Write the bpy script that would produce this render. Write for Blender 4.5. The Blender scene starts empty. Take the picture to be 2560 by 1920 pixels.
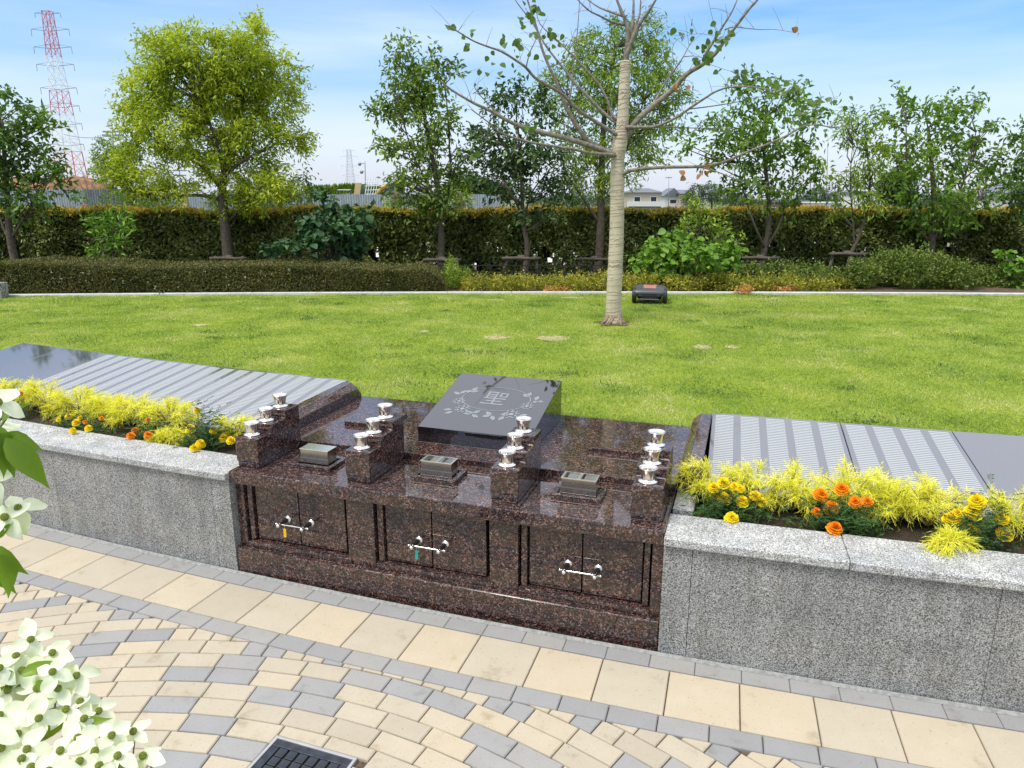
import bpy, bmesh, math, random
import numpy as np
from mathutils import Vector, Matrix
random.seed(7); rng = np.random.default_rng(11)
S = bpy.context.scene; COL = S.collection
R_ = math.radians; PI = math.pi

# ------------------------------------------------------------------ camera, sky, sun, exposure
F, CX, CY, HZ, H = 1795.0, 1280.0, 960.0, 495.0, 2.06
PITCH = math.atan((CY - HZ) / F)
cam = bpy.data.cameras.new('camera'); camo = bpy.data.objects.new('camera', cam); COL.objects.link(camo)
cam.sensor_width = 36; cam.lens = F / 2560 * 36; cam.clip_start = .05; cam.clip_end = 6000
camo.location = (0, 0, H); camo.rotation_euler = (PI / 2 - PITCH, 0, 0)
S.camera = camo
SUN_EL, SUN_AZ = R_(62), R_(232)          # azimuth clockwise from +Y
w = bpy.data.worlds.new('World'); S.world = w; w.use_nodes = True
nt = w.node_tree; nt.nodes.clear()
def wn(t, **k):
    n = nt.nodes.new(t)
    for a, b in k.items(): setattr(n, a, b)
    return n
sky = wn('ShaderNodeTexSky', sky_type='NISHITA', sun_disc=False, sun_elevation=SUN_EL, sun_rotation=SUN_AZ,
         air_density=1.0, dust_density=.6, ozone_density=1.6, altitude=50)
bg = wn('ShaderNodeBackground'); out = wn('ShaderNodeOutputWorld'); bg.inputs[1].default_value = .10
tc = wn('ShaderNodeTexCoord'); mp = wn('ShaderNodeMapping'); mp.inputs['Scale'].default_value = (1.0, 1.0, 9.0)
nz = wn('ShaderNodeTexNoise'); nz.inputs['Scale'].default_value = 1.7; nz.inputs['Detail'].default_value = 7; nz.inputs['Roughness'].default_value = .5
cr = wn('ShaderNodeValToRGB'); cr.color_ramp.elements[0].position = .34; cr.color_ramp.elements[1].position = .78
cr.color_ramp.elements[0].color = (.0, .0, .0, 1); cr.color_ramp.elements[1].color = (.52, .52, .52, 1)
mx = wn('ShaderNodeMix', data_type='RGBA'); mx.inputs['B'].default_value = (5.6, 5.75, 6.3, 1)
# haze of the humid air: pales the blue towards the horizon
sep = wn('ShaderNodeSeparateXYZ'); mr = wn('ShaderNodeMapRange'); mr.inputs['From Min'].default_value = 0; mr.inputs['From Max'].default_value = .20
mr.inputs['To Min'].default_value = .85; mr.inputs['To Max'].default_value = .0
mx2 = wn('ShaderNodeMix', data_type='RGBA'); mx2.inputs['B'].default_value = (3.0, 3.25, 4.1, 1)
L = nt.links.new
L(tc.outputs['Generated'], mp.inputs[0]); L(mp.outputs[0], nz.inputs['Vector']); L(nz.outputs['Fac'], cr.inputs[0])
hs = wn('ShaderNodeHueSaturation'); hs.inputs['Saturation'].default_value = 1.42; hs.inputs['Value'].default_value = .80
L(sky.outputs[0], hs.inputs['Color']);  L(hs.outputs[0], mx.inputs['A'])
# the thin cloud sheet overhead, which the polished stones mirror
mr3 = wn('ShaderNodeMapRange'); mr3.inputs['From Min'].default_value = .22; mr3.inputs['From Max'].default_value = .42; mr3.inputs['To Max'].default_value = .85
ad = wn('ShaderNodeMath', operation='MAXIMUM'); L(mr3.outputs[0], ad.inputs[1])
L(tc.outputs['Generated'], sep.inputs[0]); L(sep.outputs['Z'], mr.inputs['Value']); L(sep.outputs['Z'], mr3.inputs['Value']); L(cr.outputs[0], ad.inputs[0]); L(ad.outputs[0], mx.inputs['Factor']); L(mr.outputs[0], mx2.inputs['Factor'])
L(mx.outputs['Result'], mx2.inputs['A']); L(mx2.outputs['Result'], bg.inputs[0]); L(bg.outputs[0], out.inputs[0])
sl = bpy.data.lights.new('sun', 'SUN'); sl.energy = 1.7; sl.angle = R_(24); sl.color = (1, .965, .9)
so = bpy.data.objects.new('sun', sl); COL.objects.link(so)
sdir = Vector((math.sin(SUN_AZ) * math.cos(SUN_EL), math.cos(SUN_AZ) * math.cos(SUN_EL), math.sin(SUN_EL)))
so.rotation_euler = sdir.to_track_quat('Z', 'Y').to_euler(); so.location = (0, 0, 30)
S.view_settings.view_transform = 'Standard'; S.view_settings.look = 'None'
S.view_settings.gamma = 1; S.view_settings.use_curve_mapping = False
S.view_settings.exposure = 1.2
S.render.engine = 'CYCLES'
S.cycles.max_bounces = 7; S.cycles.transparent_max_bounces = 4; S.cycles.glossy_bounces = 3; S.cycles.diffuse_bounces = 3
S.cycles.use_denoising = True

# ------------------------------------------------------------------ geometry helpers
cp, sp_ = math.cos(PITCH), math.sin(PITCH)
def ray(px, py):
    dx = (px - CX) / F; dy = -(py - CY) / F
    return Vector((dx, cp + dy * sp_, -sp_ + dy * cp))
def at_z(px, py, z=0.):
    r = ray(px, py); return r * ((z - H) / r.z) + Vector((0, 0, H))
def at_y(px, py, y):
    r = ray(px, py); return r * (y / r.y) + Vector((0, 0, H))
AX, AY, ANG = -1.5561, 3.6910, R_(-18.254)
U = Vector((math.cos(ANG), math.sin(ANG), 0)); D = Vector((-math.sin(ANG), math.cos(ANG), 0))
def MF(u, d, z=0): return Vector((AX, AY, 0)) + U * u + D * d + Vector((0, 0, z))   # monument frame
C0 = (13.2656, 43.9663)                                                         # centre of the lawn's arc
def PO(phi, r, z=0):
    a = R_(phi); return Vector((C0[0] + r * math.sin(a), C0[1] - r * math.cos(a), z))
def at_R(px, py, Rr):
    r = ray(px, py); ox, oy = -C0[0], -C0[1]
    a = r.x ** 2 + r.y ** 2; b = 2 * (ox * r.x + oy * r.y); c = ox * ox + oy * oy - Rr * Rr
    t = (-b - math.sqrt(b * b - 4 * a * c)) / (2 * a); return r * t + Vector((0, 0, H))

def tag(o, label=None, cat=None, group=None, kind=None):
    if label: o['label'] = label
    if cat: o['category'] = cat
    if group: o['group'] = group
    if kind: o['kind'] = kind
    return o
def empty(name, loc=(0, 0, 0), rz=0, parent=None):
    o = bpy.data.objects.new(name, None); COL.objects.link(o); o.location = loc; o.rotation_euler = (0, 0, rz)
    o.empty_display_size = .1
    if parent: o.parent = parent
    return o
def link(name, me, mat=None, parent=None, loc=None, rot=None, smooth=False, bevel=0, seg=2):
    o = bpy.data.objects.new(name, me); COL.objects.link(o)
    if mat and not me.materials:
        for m_ in (mat if isinstance(mat, (list, tuple)) else [mat]): me.materials.append(m_)
    if smooth: me.polygons.foreach_set('use_smooth', [True] * len(me.polygons))
    if parent: o.parent = parent
    if loc is not None: o.location = loc
    if rot is not None: o.rotation_euler = rot
    if bevel:
        b = o.modifiers.new('bevel', 'BEVEL'); b.width = bevel; b.segments = seg; b.limit_method = 'ANGLE'; b.angle_limit = R_(40)
    return o
def npmesh(name, V, Fc, n=3, mi=None):
    me = bpy.data.meshes.new(name); V = np.asarray(V, dtype=np.float32); Fc = np.asarray(Fc, dtype=np.int32)
    me.vertices.add(len(V)); me.vertices.foreach_set('co', V.ravel())
    me.loops.add(Fc.size); me.loops.foreach_set('vertex_index', Fc.ravel())
    me.polygons.add(len(Fc)); me.polygons.foreach_set('loop_start', np.arange(0, Fc.size, n, dtype=np.int32))
    if mi is not None: me.polygons.foreach_set('material_index', np.asarray(mi, dtype=np.int32))
    me.update(calc_edges=True); me.validate(); return me
class MB:
    def __init__(s): s.v = []; s.f = []
    def add(s, vs, fs):
        b = len(s.v); s.v += [tuple(x) for x in vs]; s.f += [tuple(i + b for i in f) for f in fs]; return s
    def box(s, x0, x1, y0, y1, z0, z1, M=None):
        vs = [Vector(p) for p in ((x0, y0, z0), (x1, y0, z0), (x1, y1, z0), (x0, y1, z0), (x0, y0, z1), (x1, y0, z1), (x1, y1, z1), (x0, y1, z1))]
        if M is not None: vs = [M @ p for p in vs]
        return s.add(vs, [(3, 2, 1, 0), (4, 5, 6, 7), (0, 1, 5, 4), (1, 2, 6, 5), (2, 3, 7, 6), (3, 0, 4, 7)])
    def prism(s, poly, z0, z1, inset=0, ztop=None):
        n = len(poly); lo = [(p[0], p[1], z0) for p in poly]
        if inset:
            c = (sum(p[0] for p in poly) / n, sum(p[1] for p in poly) / n)
            mid = [(p[0], p[1], z1 - inset) for p in poly]
            top = []
            for p in poly:
                dx, dy = c[0] - p[0], c[1] - p[1]; l_ = math.hypot(dx, dy) or 1
                top.append((p[0] + dx / l_ * inset * 1.2, p[1] + dy / l_ * inset * 1.2, z1))
            vs = lo + mid + top
            fs = [tuple(range(2 * n, 3 * n))]
            for i in range(n):
                j = (i + 1) % n; fs += [(i, j, n + j, n + i), (n + i, n + j, 2 * n + j, 2 * n + i)]
        else:
            hi = [(p[0], p[1], z1) for p in poly]; vs = lo + hi
            fs = [tuple(range(n, 2 * n)), tuple(range(n - 1, -1, -1))] + [(i, (i + 1) % n, n + (i + 1) % n, n + i) for i in range(n)]
        return s.add(vs, fs)
    def hexa(s, P):   # 8 points bottom 4 then top 4
        return s.add(P, [(3, 2, 1, 0), (4, 5, 6, 7), (0, 1, 5, 4), (1, 2, 6, 5), (2, 3, 7, 6), (3, 0, 4, 7)])
    def tube(s, pts, rad, n=8, cap=True):
        pts = [Vector(p) for p in pts]; m = len(pts)
        if not isinstance(rad, (list, tuple)): rad = [rad] * m
        vs = []; ref = None
        for i, p in enumerate(pts):
            t = (pts[min(i + 1, m - 1)] - pts[max(i - 1, 0)])
            if t.length < 1e-9: t = Vector((0, 0, 1))
            t.normalize()
            if ref is None: ref = t.orthogonal().normalized()
            ref = (ref - t * ref.dot(t))
            if ref.length < 1e-6: ref = t.orthogonal()
            ref.normalize(); b = t.cross(ref)
            for k in range(n):
                a = 2 * PI * k / n; vs.append(p + (ref * math.cos(a) + b * math.sin(a)) * rad[i])
        fs = [(i * n + k, i * n + (k + 1) % n, (i + 1) * n + (k + 1) % n, (i + 1) * n + k) for i in range(m - 1) for k in range(n)]
        if cap: fs += [tuple(range(n - 1, -1, -1)), tuple((m - 1) * n + k for k in range(n))]
        return s.add(vs, fs)
    def lathe(s, prof, n=28, M=None):
        vs = []
        for r, z in prof:
            for k in range(n):
                a = 2 * PI * k / n; p = Vector((r * math.cos(a), r * math.sin(a), z)); vs.append(M @ p if M is not None else p)
        m = len(prof)
        fs = [(i * n + k, i * n + (k + 1) % n, (i + 1) * n + (k + 1) % n, (i + 1) * n + k) for i in range(m - 1) for k in range(n)]
        fs += [tuple(range(n - 1, -1, -1)), tuple((m - 1) * n + k for k in range(n))]
        return s.add(vs, fs)
    def ball(s, c, r, n=10, m=6):
        vs = [Vector(c) + Vector((0, 0, r))]; 
        for i in range(1, m):
            t = PI * i / m
            for k in range(n): a = 2 * PI * k / n; vs.append(Vector(c) + Vector((math.sin(t) * math.cos(a), math.sin(t) * math.sin(a), math.cos(t))) * r)
        vs.append(Vector(c) - Vector((0, 0, r))); e = len(vs) - 1; fs = []
        for k in range(n):
            j = (k + 1) % n; fs.append((0, 1 + k, 1 + j)); fs.append((e, 1 + (m - 2) * n + j, 1 + (m - 2) * n + k))
            for i in range(m - 2): fs.append((1 + i * n + k, 1 + (i + 1) * n + k, 1 + (i + 1) * n + j, 1 + i * n + j))
        return s.add(vs, fs)
    def mesh(s, name):
        me = bpy.data.meshes.new(name); me.from_pydata(s.v, [], s.f); me.update(); return me
    def build(s, name, mat, parent=None, **k): return link(name, s.mesh(name), mat, parent, **k)

# ------------------------------------------------------------------ materials
def newmat(name):
    m = bpy.data.materials.new(name); m.use_nodes = True; t = m.node_tree; t.nodes.clear()
    o = t.nodes.new('ShaderNodeOutputMaterial'); b = t.nodes.new('ShaderNodeBsdfPrincipled'); t.links.new(b.outputs[0], o.inputs[0])
    return m, t, b, o
def N(t, typ, ins=None, **k):
    n = t.nodes.new(typ)
    for a, b in k.items(): setattr(n, a, b)
    for a, b in (ins or {}).items():
        if isinstance(b, bpy.types.NodeSocket): t.links.new(b, n.inputs[a])
        else: n.inputs[a].default_value = b
    return n
def ramp(t, fac, stops, interp='LINEAR'):
    n = t.nodes.new('ShaderNodeValToRGB'); n.color_ramp.interpolation = interp; e = n.color_ramp.elements
    while len(e) < len(stops): e.new(.5)
    for i, (p, c) in enumerate(stops): e[i].position = p; e[i].color = (*c, 1) if len(c) == 3 else c
    t.links.new(fac, n.inputs[0]); return n.outputs[0]
def mixc(t, fac, a, b, mode='MIX'):
    n = t.nodes.new('ShaderNodeMix'); n.data_type = 'RGBA'; n.blend_type = mode
    for k, v in (('Factor', fac), ('A', a), ('B', b)):
        if isinstance(v, bpy.types.NodeSocket): t.links.new(v, n.inputs[k])
        else: n.inputs[k].default_value = (*v, 1) if isinstance(v, tuple) else v
    return n.outputs['Result']
def plain(name, col, rough=.6, metal=0., var=.12, scale=12., bump=0., spec=.5):
    m, t, b, o = newmat(name); c = N(t, 'ShaderNodeTexCoord')
    nz = N(t, 'ShaderNodeTexNoise', {'Vector': c.outputs['Object'], 'Scale': scale, 'Detail': 5.})
    lo = tuple(max(0, x * (1 - var)) for x in col); hi = tuple(x * (1 + var) for x in col)
    t.links.new(ramp(t, nz.outputs['Fac'], [(.3, lo), (.7, hi)]), b.inputs['Base Color'])
    b.inputs['Roughness'].default_value = rough; b.inputs['Metallic'].default_value = metal; b.inputs['Specular IOR Level'].default_value = spec
    if bump: 
        bp = N(t, 'ShaderNodeBump', {'Height': nz.outputs['Fac'], 'Strength': bump, 'Distance': .01}); t.links.new(bp.outputs[0], b.inputs['Normal'])
    return m
def granite_brown():
    m, t, b, o = newmat('brown_granite'); c = N(t, 'ShaderNodeTexCoord').outputs['Object']
    wv = N(t, 'ShaderNodeTexNoise', {'Vector': c, 'Scale': 60., 'Detail': 2.})
    vv = N(t, 'ShaderNodeVectorMath', {0: c, 1: N(t, 'ShaderNodeVectorMath', {0: wv.outputs['Color'], 3: .012}, operation='SCALE').outputs[0]}, operation='ADD').outputs[0]
    v1 = N(t, 'ShaderNodeTexVoronoi', {'Vector': vv, 'Scale': 145., 'Randomness': 1.})
    s1 = N(t, 'ShaderNodeSeparateColor', {0: v1.outputs['Color']})
    col = ramp(t, s1.outputs[0], [(0, (.010, .009, .010)), (.28, (.020, .016, .017)), (.40, (.052, .023, .018)), (.60, (.094, .043, .032)), (.80, (.16, .084, .064)), (.93, (.24, .165, .14)), (1., (.17, .165, .17))])
    v2 = N(t, 'ShaderNodeTexVoronoi', {'Vector': vv, 'Scale': 260.}); s2 = N(t, 'ShaderNodeSeparateColor', {0: v2.outputs['Color']})
    sm = ramp(t, s2.outputs[1], [(.0, (.25, .25, .27)), (.35, (.45, .42, .42)), (.6, (1, 1, 1)), (1, (1.5, 1.4, 1.35))])
    col = mixc(t, .8, col, sm, 'MULTIPLY')
    n3 = N(t, 'ShaderNodeTexNoise', {'Vector': c, 'Scale': 16., 'Detail': 3.})
    col = mixc(t, ramp(t, n3.outputs['Fac'], [(.42, (0, 0, 0)), (.62, (.5, .5, .5))]), col, (.015, .014, .015))
    t.links.new(col, b.inputs['Base Color']); b.inputs['IOR'].default_value = 1.6
    rg = ramp(t, n3.outputs['Fac'], [(.3, (.03,) * 3), (.7, (.07,) * 3)]); t.links.new(rg, b.inputs['Roughness'])
    return m
def granite_grey(name, lum, rough, sc=1.):
    m, t, b, o = newmat(name); c = N(t, 'ShaderNodeTexCoord').outputs['Object']
    v1 = N(t, 'ShaderNodeTexVoronoi', {'Vector': c, 'Scale': 210. * sc}); s1 = N(t, 'ShaderNodeSeparateColor', {0: v1.outputs['Color']})
    n1 = N(t, 'ShaderNodeTexNoise', {'Vector': c, 'Scale': 95. * sc, 'Detail': 4., 'Roughness': .7})
    f = N(t, 'ShaderNodeMath', {0: s1.outputs[0], 1: n1.outputs['Fac']}, operation='ADD')
    st = N(t, 'ShaderNodeMapping', {'Vector': c, 'Scale': (7., 7., .9)}); n5 = N(t, 'ShaderNodeTexNoise', {'Vector': st.outputs[0], 'Scale': 1.6, 'Detail': 5., 'Roughness': .7})
    col = ramp(t, N(t, 'ShaderNodeMath', {0: f.outputs[0], 1: .5}, operation='MULTIPLY').outputs[0],
               [(.22, tuple(.08 * lum for _ in range(3))), (.36, (.25 * lum, .26 * lum, .26 * lum)), (.5, (.62 * lum, .63 * lum, .61 * lum)), (.66, (lum, lum, .97 * lum)), (.8, (1.35 * lum, 1.35 * lum, 1.3 * lum))])
    n2 = N(t, 'ShaderNodeTexNoise', {'Vector': c, 'Scale': 5., 'Detail': 4.})
    col = mixc(t, 1., col, ramp(t, n2.outputs['Fac'], [(.3, (.82, .83, .84)), (.7, (1.12, 1.1, 1.06))]), 'MULTIPLY')
    col = mixc(t, 1., col, ramp(t, n5.outputs['Fac'], [(.35, (.78, .77, .74)), (.55, (1., 1., 1.)), (.8, (1.08, 1.08, 1.08))]), 'MULTIPLY')
    t.links.new(col, b.inputs['Base Color']); b.inputs['Roughness'].default_value = rough
    bp = N(t, 'ShaderNodeBump', {'Height': f.outputs[0], 'Strength': .12 if rough > .4 else .01, 'Distance': .002}); t.links.new(bp.outputs[0], b.inputs['Normal'])
    return m
def paver(name, c1, c2, c3):
    m, t, b, o = newmat(name); c = N(t, 'ShaderNodeTexCoord').outputs['Object']; oi = N(t, 'ShaderNodeObjectInfo').outputs['Random']
    g = N(t, 'ShaderNodeNewGeometry').outputs['Position']
    n1 = N(t, 'ShaderNodeTexNoise', {'Vector': g, 'Scale': 260., 'Detail': 4., 'Roughness': .85})
    n2 = N(t, 'ShaderNodeTexNoise', {'Vector': g, 'Scale': 7., 'Detail': 5., 'Roughness': .65})
    base = ramp(t, n1.outputs['Fac'], [(.24, c1), (.42, c2), (.60, c2), (.80, c3)])
    base = mixc(t, 1., base, ramp(t, n2.outputs['Fac'], [(.28, (.74, .71, .66)), (.40, (.96, .955, .94)), (.6, (1, 1, 1)), (.78, (1.07, 1.06, 1.05))]), 'MULTIPLY')
    base = mixc(t, 1., base, ramp(t, oi, [(0, (.90, .90, .91)), (.5, (1, 1, 1)), (1, (1.07, 1.04, .99))]), 'MULTIPLY')
    n4 = N(t, 'ShaderNodeTexNoise', {'Vector': g, 'Scale': 90., 'Detail': 3.})
    base = mixc(t, ramp(t, n4.outputs['Fac'], [(.64, (0, 0, 0)), (.70, (.45,) * 3)]), base, (.16, .12, .07))
    t.links.new(base, b.inputs['Base Color']); b.inputs['Roughness'].default_value = .9; b.inputs['Specular IOR Level'].default_value = .3
    bp = N(t, 'ShaderNodeBump', {'Height': n1.outputs['Fac'], 'Strength': .5, 'Distance': .002}); t.links.new(bp.outputs[0], b.inputs['Normal'])
    return m
def leafmat(name, cols, trans=.3, rough=.5, scale=1.3, spec=.35, amp=1.1):
    """cols: list of (pos, colour) over the leaves' own random shade"""
    m, t, b, o = newmat(name); g = N(t, 'ShaderNodeNewGeometry'); 
    n1 = N(t, 'ShaderNodeTexNoise', {'Vector': g.outputs['Position'], 'Scale': scale, 'Detail': 6., 'Roughness': .62})
    f = N(t, 'ShaderNodeMath', {0: g.outputs['Random Per Island'], 1: .55}, operation='MULTIPLY')
    f2 = N(t, 'ShaderNodeMath', {0: n1.outputs['Fac'], 1: amp, 2: -.32 - (amp - 1.1) * .5}, operation='MULTIPLY_ADD')
    f3 = N(t, 'ShaderNodeMath', {0: f.outputs[0], 1: f2.outputs[0]}, operation='ADD', use_clamp=True)
    c = ramp(t, f3.outputs[0], cols)
    t.links.new(c, b.inputs['Base Color']); b.inputs['Roughness'].default_value = rough; b.inputs['Specular IOR Level'].default_value = spec
    if trans:
        tr = N(t, 'ShaderNodeBsdfTranslucent', {'Color': mixc(t, 1., c, (1.15, 1.25, .6), 'MULTIPLY')})
        mxs = N(t, 'ShaderNodeMixShader', {0: trans}); t.links.new(b.outputs[0], mxs.inputs[1]); t.links.new(tr.outputs[0], mxs.inputs[2]); t.links.new(mxs.outputs[0], o.inputs[0])
    return m
M = {}
M['brown'] = granite_brown()
M['greywall'] = granite_grey('grey_granite_polished', .38, .22, 1.5)
M['greycap'] = granite_grey('grey_granite_honed', .60, .5, 1.6)
M['post'] = granite_grey('grey_granite_post', .4, .6, .4)
def blackgran(name, col, r, ior=2.5):
    m, t, b, o = newmat(name); c = N(t, 'ShaderNodeTexCoord').outputs['Object']
    n1 = N(t, 'ShaderNodeTexNoise', {'Vector': c, 'Scale': 400., 'Detail': 2.})
    t.links.new(ramp(t, n1.outputs['Fac'], [(.4, col), (.75, tuple(x * 2.2 for x in col))]), b.inputs['Base Color'])
    n2 = N(t, 'ShaderNodeTexNoise', {'Vector': c, 'Scale': 3., 'Detail': 3.})
    t.links.new(ramp(t, n2.outputs['Fac'], [(.3, (r,) * 3), (.7, (r * 1.8,) * 3)]), b.inputs['Roughness']); b.inputs['IOR'].default_value = ior
    return m
M['black'] = blackgran('black_granite', (.006, .006, .008), .02)
M['panel'] = blackgran('black_panel_granite', (.045, .046, .053), .04, 3.3)
M['strip'] = plain('sandblasted_stone', (.33, .345, .35), .38, var=.03, spec=.9, scale=60)
M['etch'] = plain('etched_stone', (.21, .225, .235), .6, var=.15, scale=40)
M['steel'] = plain('polished_steel', (.86, .83, .76), .16, 1., var=.04)
M['steelb'] = plain('satin_steel', (.40, .375, .32), .16, 1., var=.12)
M['steeld'] = plain('dark_steel', (.18, .175, .16), .3, 1.)
M['cream'] = paver('cream_paver', (.18, .145, .10), (.43, .378, .285), (.78, .73, .62))
M['creamL'] = paver('large_cream_paver', (.20, .165, .11), (.445, .392, .295), (.76, .71, .60))
M['greyp'] = paver('grey_paver', (.10, .10, .10), (.285, .283, .275), (.66, .66, .65))
M['joint'] = plain('joint_sand', (.085, .062, .038), 1., var=.5, scale=60)
M['fillet'] = plain('mortar_fillet', (.24, .24, .225), .9, var=.3, scale=50)
M['iron'] = plain('cast_iron', (.045, .052, .065), .42, .6, var=.35, scale=30, bump=.2)
M['ironedge'] = plain('grate_edge', (.42, .42, .42), .5, .5)
M['dark'] = plain('dark_void', (.006, .006, .006), .9)
M['soil'] = plain('soil', (.035, .022, .014), 1., var=.6, scale=60, bump=.8)
M['mulch'] = plain('garden_soil', (.09, .055, .032), 1., var=.5, scale=18, bump=.8)
M['kerb'] = plain('concrete_kerb', (.50, .50, .47), .85, var=.15, scale=12)
M['bark'] = plain('bark', (.10, .078, .055), .9, var=.4, scale=22, bump=.6)
M['barkpale'] = plain('pale_bark', (.19, .165, .13), .9, var=.45, scale=26, bump=.6)
M['timber'] = plain('weathered_timber', (.085, .068, .05), .9, var=.4, scale=30, bump=.4)
M['stem'] = plain('green_stem', (.10, .14, .04), .6)
M['branch'] = plain('golden_twig', (.22, .15, .05), .8)
def wrapmat():
    m, t, b, o = newmat('hessian_wrap'); g = N(t, 'ShaderNodeTexCoord').outputs['Object']
    wv = N(t, 'ShaderNodeTexNoise', {'Vector': g, 'Scale': 160., 'Detail': 3.})
    n2 = N(t, 'ShaderNodeTexNoise', {'Vector': g, 'Scale': 6., 'Detail': 4.})
    c = ramp(t, wv.outputs['Fac'], [(.3, (.44, .375, .275)), (.7, (.62, .55, .42))])
    c = mixc(t, 1., c, ramp(t, n2.outputs['Fac'], [(.3, (.85, .84, .8)), (.7, (1.06, 1.05, 1.03))]), 'MULTIPLY')
    t.links.new(c, b.inputs['Base Color']); b.inputs['Roughness'].default_value = 1.
    bp = N(t, 'ShaderNodeBump', {'Height': wv.outputs['Fac'], 'Strength': .6, 'Distance': .004}); t.links.new(bp.outputs[0], b.inputs['Normal'])
    return m
M['wrap'] = wrapmat()
M['twine'] = plain('jute_twine', (.34, .27, .18), 1., var=.25)
G = lambda *a: [(p, c) for p, c in a]
M['camphor'] = leafmat('yellow_green_leaves', G((.12, (.12, .18, .016)), (.45, (.34, .42, .028)), (.9, (.62, .66, .07))), .40, amp=1.5)
M['midgreen'] = leafmat('mid_green_leaves', G((.15, (.06, .11, .018)), (.55, (.17, .26, .04)), (.95, (.36, .44, .09))), .38)
M['darkgreen'] = leafmat('dark_green_leaves', G((.15, (.022, .05, .016)), (.55, (.065, .12, .032)), (.95, (.17, .25, .06))), .3)
M['deepgreen'] = leafmat('deep_green_leaves', G((.15, (.035, .085, .016)), (.55, (.10, .19, .032)), (.95, (.22, .34, .06))), .35)
M['willow'] = leafmat('willow_green_leaves', G((.15, (.09, .16, .018)), (.55, (.22, .33, .035)), (.95, (.42, .50, .08))), .36)
M['cherry'] = leafmat('cherry_green_leaves', G((.15, (.055, .115, .016)), (.55, (.14, .25, .033)), (.95, (.29, .41, .07))), .45)
M['hedge'] = leafmat('hedge_leaves', G((.1, (.03, .045, .012)), (.4, (.11, .145, .03)), (.7, (.24, .27, .07)), (.95, (.42, .40, .14))), .18, rough=.3, amp=1.5)
M['hedgetop'] = leafmat('young_hedge_leaves', G((.1, (.20, .24, .03)), (.4, (.46, .36, .04)), (.7, (.62, .36, .05)), (.95, (.68, .24, .05))), .35)
M['lowhedge'] = leafmat('clipped_azalea_leaves', G((.1, (.045, .058, .014)), (.45, (.11, .118, .026)), (.75, (.18, .155, .036)), (.97, (.25, .17, .055))), .14, scale=3.)
M['azalea'] = leafmat('azalea_leaves', G((.15, (0.061, 0.101, 0.016)), (.55, (0.149, 0.209, 0.034)), (.95, (0.270, 0.324, 0.054))), .25, scale=3.)
M['goldaz'] = leafmat('golden_ground_leaves', G((.15, (0.104, 0.130, 0.016)), (.5, (0.312, 0.312, 0.033)), (.8, (0.520, 0.468, 0.065)), (.98, (0.572, 0.312, 0.052))), .3, scale=3.)
M['orangeaz'] = leafmat('orange_ground_leaves', G((.15, (0.312, 0.156, 0.039)), (.5, (0.585, 0.286, 0.091)), (.95, (0.754, 0.416, 0.208))), .3, scale=3.)
M['freshbroad'] = leafmat('fresh_broad_leaves', G((.1, (.05, .12, .012)), (.5, (.12, .25, .022)), (.95, (.30, .46, .05))), .3, scale=2.)
M['bluebroad'] = leafmat('blue_green_broad_leaves', G((.1, (.016, .045, .016)), (.5, (.035, .09, .03)), (.85, (.07, .16, .045)), (.98, (.20, .38, .05))), .2, scale=2.)
M['heart'] = leafmat('heart_leaves', G((.1, (0.054, 0.102, 0.024)), (.6, (0.102, 0.180, 0.036)), (.95, (0.240, 0.288, 0.060))), .35)
M['heartred'] = leafmat('reddened_leaves', G((.1, (.30, .10, .04)), (.9, (.42, .22, .10))), .3)
M['fartree'] = leafmat('far_tree_leaves', G((.15, (0.045, 0.083, 0.045)), (.6, (0.090, 0.150, 0.068)), (.95, (0.165, 0.240, 0.090))), .15, scale=.2)
M['cypress'] = leafmat('golden_thread_leaves', G((.1, (0.529, 0.529, 0.034)), (.4, (0.759, 0.713, 0.052)), (.75, (0.920, 0.874, 0.115)), (.97, (0.950, 0.920, 0.437))), .35, scale=9.)
M['marileaf'] = leafmat('marigold_leaves', G((.1, (.015, .055, .012)), (.55, (.03, .10, .02)), (.95, (.07, .17, .03))), .2, scale=5.)
M['mariy'] = leafmat('yellow_petals', G((.1, (.80, .52, .004)), (.5, (.86, .66, .006)), (.95, (.92, .78, .03))), .25, rough=.7, scale=8.)
M['mario'] = leafmat('orange_petals', G((.1, (.70, .17, .003)), (.5, (.86, .28, .004)), (.95, (.90, .42, .01))), .25, rough=.7, scale=8.)
M['bract'] = leafmat('dogwood_bracts', G((.05, (.50, .58, .30)), (.3, (.70, .76, .56)), (.6, (.80, .82, .70)), (.95, (.84, .84, .76))), .35, rough=.6, scale=28., amp=1.6)
M['dogball'] = plain('dogwood_button', (.20, .24, .03), .7, var=.5, scale=300)
M['dogleaf'] = leafmat('dogwood_leaves', G((.1, (.10, .19, .015)), (.5, (.17, .28, .025)), (.95, (.30, .38, .045))), .45, rough=.35, scale=3.)
M['grass'] = leafmat('lawn_grass', G((.02, (.12, .21, .04)), (.34, (.225, .33, .062)), (.60, (.34, .42, .095)), (.84, (.49, .50, .18)), (1., (.62, .56, .32))), .32, rough=.7, scale=1.5, amp=2.4)
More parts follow.
